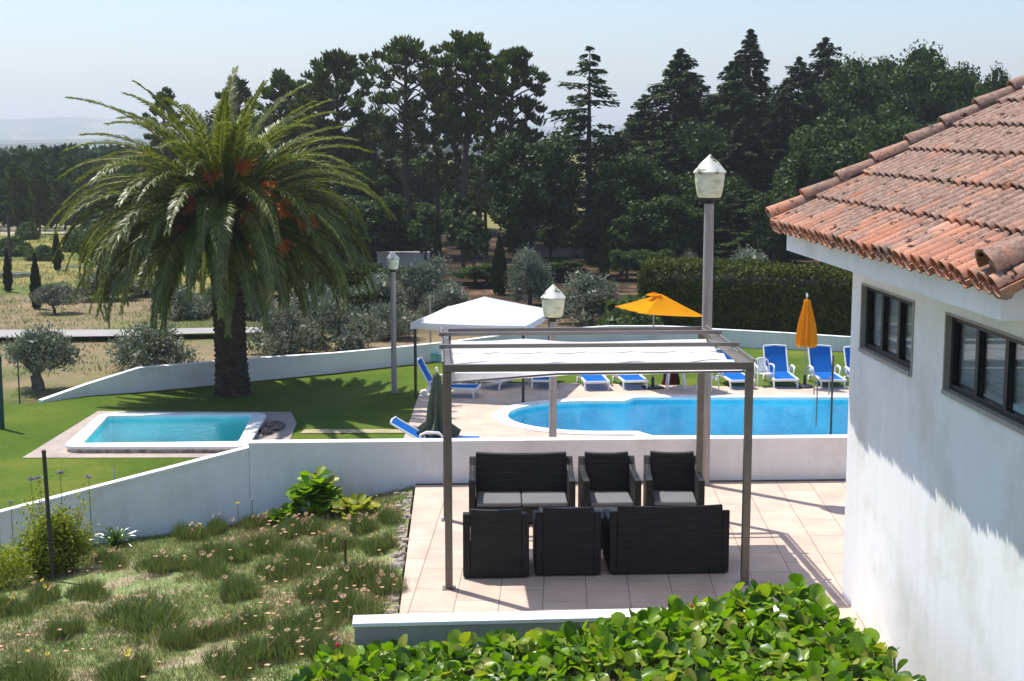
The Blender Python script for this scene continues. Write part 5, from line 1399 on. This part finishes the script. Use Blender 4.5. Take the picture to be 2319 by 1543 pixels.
def flower_mesh(kind):
    mb_ = MB(); n = 11; V = []; F = []
    r_ = .032
    for k in range(n):
        a = 2 * math.pi * k / n; a2 = .22
        V += [(.006 * math.cos(a), .006 * math.sin(a), .0), (r_ * .7 * math.cos(a - a2), r_ * .7 * math.sin(a - a2), .012), (r_ * math.cos(a), r_ * math.sin(a), .010), (r_ * .7 * math.cos(a + a2), r_ * .7 * math.sin(a + a2), .012)]
        F.append((4 * k, 4 * k + 1, 4 * k + 2, 4 * k + 3))
    mb_.add(V, F); mb_.tube([(0, 0, .002), (.004, .003, -.08), (0, 0, -.16)], [.003, .003, .003], 4)
    me = bpy.data.meshes.new('flower'); me.from_pydata([tuple(map(float, v)) for v in mb_.V], [], mb_.F); return me
fm = flower_mesh(0); fm.materials.append(M['flower']); fy = fm.copy(); fy.materials.clear(); fy.materials.append(M['yellow'])
for p_ in protos: p_.materials.append(M['clump'])
seen_ = {}
def uniq(px, py):
    return ''
cl = [(350, 1405, 200), (540, 1352, 115), (640, 1312, 110), (250, 1284, 80), (388, 1292, 100), (205, 1350, 90), (100, 1362, 90), (28, 1392, 100), (478, 1300, 90), (520, 1268, 100), (700, 1288, 120),
      (760, 1246, 100), (842, 1316, 120), (800, 1392, 140), (862, 1246, 70), (600, 1246, 100), (690, 1436, 160), (622, 1490, 160), (520, 1522, 110), (290, 1535, 110), (60, 1540, 150), (560, 1428, 90), (730, 1356, 100),
      (882, 1186, 60), (440, 1222, 70), (500, 1206, 60), (820, 1204, 80), (664, 1214, 80), (874, 1345, 70), (150, 1440, 70), (740, 1500, 120), (770, 1166, 60), (400, 1470, 70), (588, 1196, 70), (470, 1450, 60), (700, 1210, 70)]
CLL = """largest round clump in the middle of the slope|clump above right of the largest round clump|clump between the middle of the slope and the parapet end|small clump below the strap leaves|clump directly above the largest round clump|clump left of the largest round clump, without neighbours|clump just right of the foot of the iron post|clump under the yellow green shrub at the left edge|clump in the middle of the slope below the bare strip by the wall|clump right beside the upper middle one, near the slope centre|wide clump left of the rusty stake|clump directly behind the rusty stake|clump between the rusty stake and the terrace edge|wide clump touching the left end of the parapet|small clump at the terrace edge level with the rusty stake top|clump below the dark rounded plant near the wall|wide clump left of the broad leaf bed, upper of two|wide clump left of the broad leaf bed, lower of two|clump at the bottom edge left of the broad leaf bed|clump at the bottom edge below the largest round clump|wide clump in the lower left corner|clump left of the two wide ones beside the broad leaf bed|clump just below the rusty stake|small clump in the upper right corner of the slope by the paving|small clump by the wall under the thin seed stalk|small clump in the upper middle of the slope close to the wall|clump below the low yellow green broad leaved plant|clump just below the dark rounded leafy plant|small clump at the terrace edge beside the parapet corner|small clump alone between the largest clump and the left edge|wide clump against the left corner of the broad leaf bed|clump at the foot of the tall glossy plant|small clump near the bottom between the largest clump and the bed|small clump by the wall left of the glossy plants|small clump below and right of the largest round clump|small clump left of the clump behind the rusty stake""".split('|')
for i, (px, py, w) in enumerate(cl):
    p = garden_point(px, py); s_ = w / scale_at(p[1], p[2]) / .78
    o = empty('gazania_clump', tuple(p), random.uniform(0, 6.28)); o.scale = (s_, s_, .75 + .35 * s_)
    fl = random.randint(3, 9) if (px > 420 or py > 1480 or random.random() < .7) else 1
    tag(o, CLL[i], 'flower clump', 'low flower clumps on the garden slope')
    c = bpy.data.objects.new('leaves', protos[i % 5]); COL.objects.link(c); c.parent = o
    for q_ in range(fl):
        a = random.uniform(0, 6.28); r_ = random.uniform(.05, .42); ft = random.random()
        f = bpy.data.objects.new('flower', fy if (px < 470 and ft < .3) else fm); COL.objects.link(f); f.parent = o; f.location = (r_ * math.cos(a), r_ * math.sin(a), .24 - .12 * r_ + random.uniform(-.02, .06))
        f.rotation_euler = (random.uniform(-.7, .7), random.uniform(-.7, .7), a); k = random.uniform(.75, 1.2) / max(s_, .5); f.scale = (k, k, 1 / (.75 + .35 * s_))
# short grass over the slope
def greg(n):
    X = rng.uniform(-9, -1.3, n); Y = rng.uniform(11.2, 20.9, n); w_ = vnoise(X * 1.7, Y * 1.7, 21) + .35 * vnoise(X * 6, Y * 6, 22)
    k = (w_ > -.32 + rng.uniform(-.15, .15, n)) & (X < el(Y) - .06 - .15 * np.abs(vnoise(Y * 3, Y, 2))); return np.stack([X[k], Y[k]], 1)
tufts('slope_grass', greg, 52000, .062, .007, M['grass'], 'short mottled grass covering the garden slope', 'grass', lambda x, y: zg(x, y) - .004, 4, .03)
def greg2(n):
    q_ = rng.integers(0, 12, n); cs = np.array([garden_point(x, y)[:2] for x, y in ((560, 1230), (760, 1200), (640, 1190), (700, 1330), (600, 1440), (760, 1380), (330, 1320), (200, 1290), (60, 1480), (840, 1350), (820, 1150), (500, 1560))])
    return cs[q_] + rng.normal(size=(n, 2)) * [.45, .55]
def greg2f(n):
    p = greg2(n); return p[(p[:, 0] < el(p[:, 1]) - .05)]
tufts('dry_stems', greg2f, 1500, .12, .006, leafmat('dried_stems', [(.30, .22, .13), (.42, .31, .20), (.24, .17, .09)], .15, gloss=.02), 'dried brown stems and seed heads among the flower clumps', 'dry stems', zg, 5, .05)
def greg3(n):
    p = greg2(n); return p[p[:, 0] < el(p[:, 1]) - .05]
Q = greg3(140); zq = zg(Q[:, 0], Q[:, 1]) + rng.uniform(.10, .2, len(Q)); parts = []
for k in range(len(Q)):
    m = 9; a = np.linspace(0, 6.28, m, endpoint=False) + rng.uniform(0, 1); tl_ = sph(1)[0] * .35 + [0, 0, 1]; tl_ = unit(tl_)
    d = np.stack([np.cos(a), np.sin(a), 0 * a + .15], 1); s_ = rng.uniform(.016, .03); parts.append(cards(np.array([Q[k, 0], Q[k, 1], zq[k]]) + d * s_ * .6, d, tl_ + 0 * d, s_ * 1.4, s_ * .55))
V, F = merge(parts); o = link('faded_blossoms', raw_mesh('faded_blossoms', V, F), M['flower']); tag(o, 'scattered faded peach blossoms over the garden slope', 'blossoms', kind='stuff')

# broad glossy leaves
def leaf_shape(nu=5, nv=4):
    V = []; F = []
    for j in range(nv + 1):
        v = j / nv
        wd = .5 * math.sin(math.pi * min(1, (v * .86 + .07))) ** .55 * (1.0 if v > .1 else .75)
        for i in range(nu + 1):
            u = -1 + 2 * i / nu; V.append((u * wd, v * 1.05, .26 * wd * u * u * 1.3 - .22 * (v - .25) ** 2 + .02 * math.sin(u * 7 + v * 5)))
    for j in range(nv):
        for i in range(nu): a = j * (nu + 1) + i; F.append((a, a + 1, a + nu + 2, a + nu + 1))
    return np.array(V), np.array(F)
LV, LF = leaf_shape()
def broad_leaves(P0, az, tilt, size, stemlen):
    parts = []; sv = []
    for k in range(len(P0)):
        s_ = size[k]; V = LV * [s_, s_ * rng.uniform(.85, 1.1), s_]
        ct, st_ = math.cos(tilt[k]), math.sin(tilt[k]); V = V @ np.array([[1, 0, 0], [0, ct, st_], [0, -st_, ct]])
        rl = rng.uniform(-.5, .5); V = V @ np.array([[math.cos(rl), 0, math.sin(rl)], [0, 1, 0], [-math.sin(rl), 0, math.cos(rl)]])
        ca_, sa_ = math.cos(az[k]), math.sin(az[k]); V = V @ np.array([[ca_, sa_, 0], [-sa_, ca_, 0], [0, 0, 1]])
        parts.append((V + P0[k], LF))
        b = P0[k] - np.array([-sa_ * .4, ca_ * .4, 1.0]) * stemlen[k]; w_ = np.array([ca_, sa_, 0]) * .006
        sv.append((np.array([b - w_, b + w_, P0[k] + w_, P0[k] - w_]), np.array([[0, 1, 2, 3]])))
    return merge(parts), merge(sv)
n = 7400; X = rng.uniform(-2.9, 4.0, n); Y = rng.uniform(9.6, 13.95, n)
zb3 = zbed(X, Y); lim = np.interp(Y, [9.6, 11.0, 12.4, 13.2, 13.95], [3.90, 3.68, 3.42, 3.26, 3.1]) + .05 * vnoise(Y * 5, Y, 1)
lft = np.interp(Y, [9.6, 12.4, 13.4, 13.95], [-2.75, -2.15, -1.75, -1.30]) + .1 * vnoise(Y * 4, Y, 6)
k = (X < lim) & (X > lft); X, Y, zb3 = X[k], Y[k], zb3[k]
hgt = rng.uniform(.55, 1.0, len(X)) * (.27 + .09 * vnoise(X * 2.2, Y * 2.2, 8)) + .06 * np.clip(vnoise(X * 5, Y * 5, 12), 0, 1)
hgt = hgt * np.clip((lim[k] - X) * 3 + .45, .4, 1) * np.where(Y > 13.6, np.interp(X, [-1, .6, 1.8], [.70, .62, 1.0]), 1)
P0 = np.stack([X, Y, np.maximum(zb3, -.2) + hgt], 1)
(LVv, LFf), (SVv, SFf) = broad_leaves(P0, rng.uniform(0, 6.28, len(X)), rng.uniform(-.25, 1.5, len(X)), rng.uniform(.05, .155, len(X)), hgt * .9)
bo = link('broad_leaf_bed', raw_mesh('broad_leaf_bed', LVv, LFf), M['berg'], None, True); tag(bo, 'dense bed of round glossy green leaves filling the foreground below the parapet', 'ground cover', kind='stuff')
st_o = link('leaf_stems', raw_mesh('leaf_stems', SVv, SFf), M['stem'], bo)
def rosette(name, px, py, n, rad, size, mat, label, lf=None, hh=.35):
    p = garden_point(px, py); o = empty(name, tuple(p)); tag(o, label, 'plant')
    a = rng.uniform(0, 6.28, n); r_ = rad * np.sqrt(rng.uniform(0, 1, n)); z = hh * (1.05 - (r_ / rad) ** 2 * .75) * rng.uniform(.5, 1, n)
    (V1, F1), (V2, F2) = broad_leaves(np.stack([np.cos(a) * r_, np.sin(a) * r_, z], 1), a - math.pi / 2, rng.uniform(.0, 1.0, n), rng.uniform(size * .7, size * 1.15, n), z * .9)
    link('leaves', raw_mesh('leaves', V1, F1), mat, o, True); link('stems', raw_mesh('stems', V2, F2), M['stem'], o)
rosette('broad_leaf_plant', 718, 1172, 110, .28, .20, M['berg'], 'tall plant with large round glossy leaves against the white terrace wall', hh=.62)
rosette('broad_leaf_plant', 804, 1168, 50, .24, .16, M['lime'] if False else M['shrub'], 'low yellow green broad leaved plant right of the tall glossy one', hh=.22)
rosette('broad_leaf_plant', 645, 1182, 36, .18, .15, M['berg'], 'small dark rounded leafy plant left of the tall glossy one', hh=.22)
# shrub
sp_ = garden_point(112, 1305); o = empty('yellow_green_shrub', tuple(sp_)); tag(o, 'loose yellow green leafy shrub around the iron post by the left wall', 'shrub')
parts = []; tw = MB()
for k in range(95):
    a = rng.uniform(0, 6.28); r_ = rng.uniform(.05, .50); hh_ = rng.uniform(.35, .85) * (1.15 - .7 * r_) + (.45 if k % 15 == 0 else 0)
    tip = np.array([math.cos(a) * r_ + .1, math.sin(a) * r_ * .6, hh_]); tw.tube([(tip[0] * .25, tip[1] * .25, 0), tuple(tip * [.7, .7, .55]), tuple(tip)], [.008, .006, .003], 4)
    m = 170; t = rng.uniform(.25, 1.05, (m, 1)); C = tip * t * [1, 1, 1] * (.55 + .45 * t) + .075 * rng.normal(size=(m, 3)); parts.append(cards(C, sph(m) + [0, 0, .5], sph(m), .055 * rng.uniform(.6, 1.3, m), .027))
V, F = merge(parts); link('leaves', raw_mesh('leaves', V, F), M['shrub'], o); tw.build('twigs', M['stem'], o)
sp_ = garden_point(15, 1330); o = empty('yellow_green_shrub', tuple(sp_)); tag(o, 'low yellow green shrub cut by the left picture edge', 'shrub')
parts = []
for k in range(26):
    c = np.array([rng.uniform(-.5, .35), rng.uniform(-.3, .3), rng.uniform(.1, .55)]); parts.append(blob_leaves(c, .16, 110, .05, .024))
V, F = merge(parts); link('leaves', raw_mesh('leaves', V, F), M['shrub'], o)
def strapplant(px, py, n, L, label, mat, W=.035, lean=.9, name='strap_leaf_plant'):
    p = garden_point(px, py); o = empty(name, tuple(p)); tag(o, label, 'plant')
    mb_ = MB()
    for k in range(n):
        a = rng.uniform(0, 6.28); l_ = L * rng.uniform(.7, 1.15); e0 = rng.uniform(.6, 1.45); pts = []; q_ = np.zeros(3); m = 7
        for i in range(m + 1):
            pts.append(q_.copy()); e = e0 - lean * 1.5 * (i / m) ** 1.4; q_ = q_ + np.array([math.cos(a) * math.cos(e), math.sin(a) * math.cos(e), math.sin(e)]) * l_ / m
        sd = np.array([-math.sin(a), math.cos(a), 0]); V = []; F = []
        for i, p_ in enumerate(pts):
            w_ = W * (1 - (i / m) ** 2.2) * .5 + .002; V += [p_ - sd * w_, p_ + np.array([0, 0, -w_ * .5]), p_ + sd * w_]
        for i in range(m): F += [(3 * i, 3 * i + 1, 3 * i + 4, 3 * i + 3), (3 * i + 1, 3 * i + 2, 3 * i + 5, 3 * i + 4)]
        mb_.add(V, F)
    mb_.build('leaves', mat, o, True); return o
strapplant(222, 1215, 90, .78, 'clump of arching strap leaves left of the aloe by the wall', M['strap'])
strapplant(20, 1300, 40, .55, 'clump of arching strap leaves at the left picture edge', M['strap'])
strapplant(262, 1240, 50, .45, 'lower clump of strap leaves in front of the arching one', M['strap'])
strapplant(300, 1208, 22, .60, 'grey green aloe with stiff pointed leaves against the wall', M['aloe'], .06, .35, 'aloe_plant')
for i, (px, y0, y1, lb) in enumerate(((80, 1086, 1290, 'violet grey flower ball left of the iron post, left of a pair'), (97, 1084, 1292, 'violet grey flower ball left of the iron post, right of a pair'), (146, 1072, 1290, 'violet grey flower ball on a thin stalk just right of the iron post'), (207, 1082, 1240, 'small violet seed head on a thin stalk above the strap leaves'),
                                      (264, 1052, 1220, 'tall thin green flower spike without petals above the aloe'), (2, 1110, 1300, 'flower stalk at the very left edge of the picture'), (32, 1138, 1300, 'shorter bare flower stalk near the left edge'), (572, 1134, 1200, 'single thin seed stalk against the wall left of the broad leaved plant'), (540, 1140, 1210, 'yellow daisy like flower standing up against the white wall'))):
    p = garden_point(px, y1); tz_ = PY(px, y0, p[1])[2] - p[2]; o = empty('flower_stalk', tuple(p)); tag(o, lb, 'flower stalk')
    MB().tube([(0, 0, 0), (.01, 0, tz_ * .5), (0, 0, tz_)], [.007, .006, .004], 5).build('stem', M['stem'], o)
    hd_ = MB()
    if i == 4: hd_.lathe([(.002, tz_ - .3), (.014, tz_ - .22), (.012, tz_ - .08), (.002, tz_)], 6)
    else:
        for q_ in range(46 if i != 8 else 14):
            d = sph(1)[0]; d[2] = abs(d[2]) * .8 - .1; r_ = .055 if i < 4 else .035; hd_.tube([(0, 0, tz_), tuple(np.array([0, 0, tz_]) + d * r_)], [.002, .006], 4)
    hd_.build('flower_head', M['umbel'] if i != 8 else M['yellow'], o)
# two small spent flowers above the broad leaf bed
for i, (px, py, y) in enumerate(((1566, 1372, 13.2), (765, 1462, 12.6))):
    p = PY(px, py, y); o = empty('pink_flower', (p[0], p[1], p[2] - .2)); tag(o, ['small crimson flower on a stalk above the leaves in front of the parapet centre', 'small crimson flower at the left corner of the broad leaf bed'][i], 'flower')
    MB().tube([(0, 0, -.1), (0, 0, .2)], .004, 5).build('stem', M['stem'], o); hd_ = MB()
    for q_ in range(14): d = sph(1)[0]; hd_.tube([(0, 0, .2), tuple(np.array([0, 0, .2]) + d * .025)], [.004, .008], 4)
    hd_.build('flower_head', surf('crimson_petals', [(.3, (.45, .03, .06)), (.7, (.6, .07, .1))], 5), o)

# ================================================================ AIR, LIGHT, CAMERA
hz = MB().box(-3400, 3400, -60, 5400, -34, 108).build('haze', M['wall']); tag(hz, 'pale blue haze filling the air over the valley', 'haze', kind='stuff')
m, nt, out = new_mat('valley_haze'); pv = N(nt, 'ShaderNodeVolumePrincipled'); pv.inputs['Color'].default_value = (.90, .96, 1.0, 1); pv.inputs['Density'].default_value = .00030; pv.inputs['Anisotropy'].default_value = .25; 
nt.links.new(pv.outputs[0], out.inputs['Volume']); hz.data.materials.clear(); hz.data.materials.append(m)
SUN = Vector((-.378, .324, 1.0)).normalized()
W = bpy.data.worlds.new('World'); SC.world = W; W.use_nodes = True; wt = W.node_tree; wt.nodes.clear()
wo = wt.nodes.new('ShaderNodeOutputWorld'); bgd = wt.nodes.new('ShaderNodeBackground'); sky = wt.nodes.new('ShaderNodeTexSky')
sky.sky_type = 'NISHITA'; sky.sun_disc = False; sky.sun_elevation = math.asin(SUN.z); sky.sun_rotation = math.atan2(SUN.x, SUN.y)
sky.altitude = 200; sky.air_density = 1.15; sky.dust_density = 1.5; sky.ozone_density = 3.0
bgd.inputs[1].default_value = .096
tint = wt.nodes.new('ShaderNodeMix'); tint.data_type = 'RGBA'; tint.blend_type = 'MULTIPLY'; tint.inputs[0].default_value = 1; tint.inputs[7].default_value = (.93, .965, 1.10, 1)
wt.links.new(sky.outputs[0], tint.inputs[6]); wt.links.new(tint.outputs[2], bgd.inputs[0]); wt.links.new(bgd.outputs[0], wo.inputs[0])
sl_ = bpy.data.lights.new('sun', 'SUN'); sl_.energy = 3.7; sl_.angle = R(.53); sl_.color = (1, .96, .89)
so = bpy.data.objects.new('sun', sl_); COL.objects.link(so); so.rotation_euler = (-SUN).to_track_quat('-Z', 'Y').to_euler(); so.location = (-30, 30, 60)
cd = bpy.data.cameras.new('camera'); cd.sensor_width = 36; cd.lens = FPX / 2319 * 36; cd.clip_end = 9000; cd.clip_start = .1
co = bpy.data.objects.new('camera', cd); COL.objects.link(co); co.location = (0, 0, CAM_H); co.rotation_euler = (math.pi / 2 - PITCH, 0, 0); SC.camera = co
SC.view_settings.view_transform = 'Standard'; SC.view_settings.look = 'None'; SC.view_settings.gamma = 1; SC.view_settings.exposure = .80
SC.render.engine = 'CYCLES'; SC.cycles.volume_bounces = 0; SC.cycles.max_bounces = 8; SC.cycles.transparent_max_bounces = 16
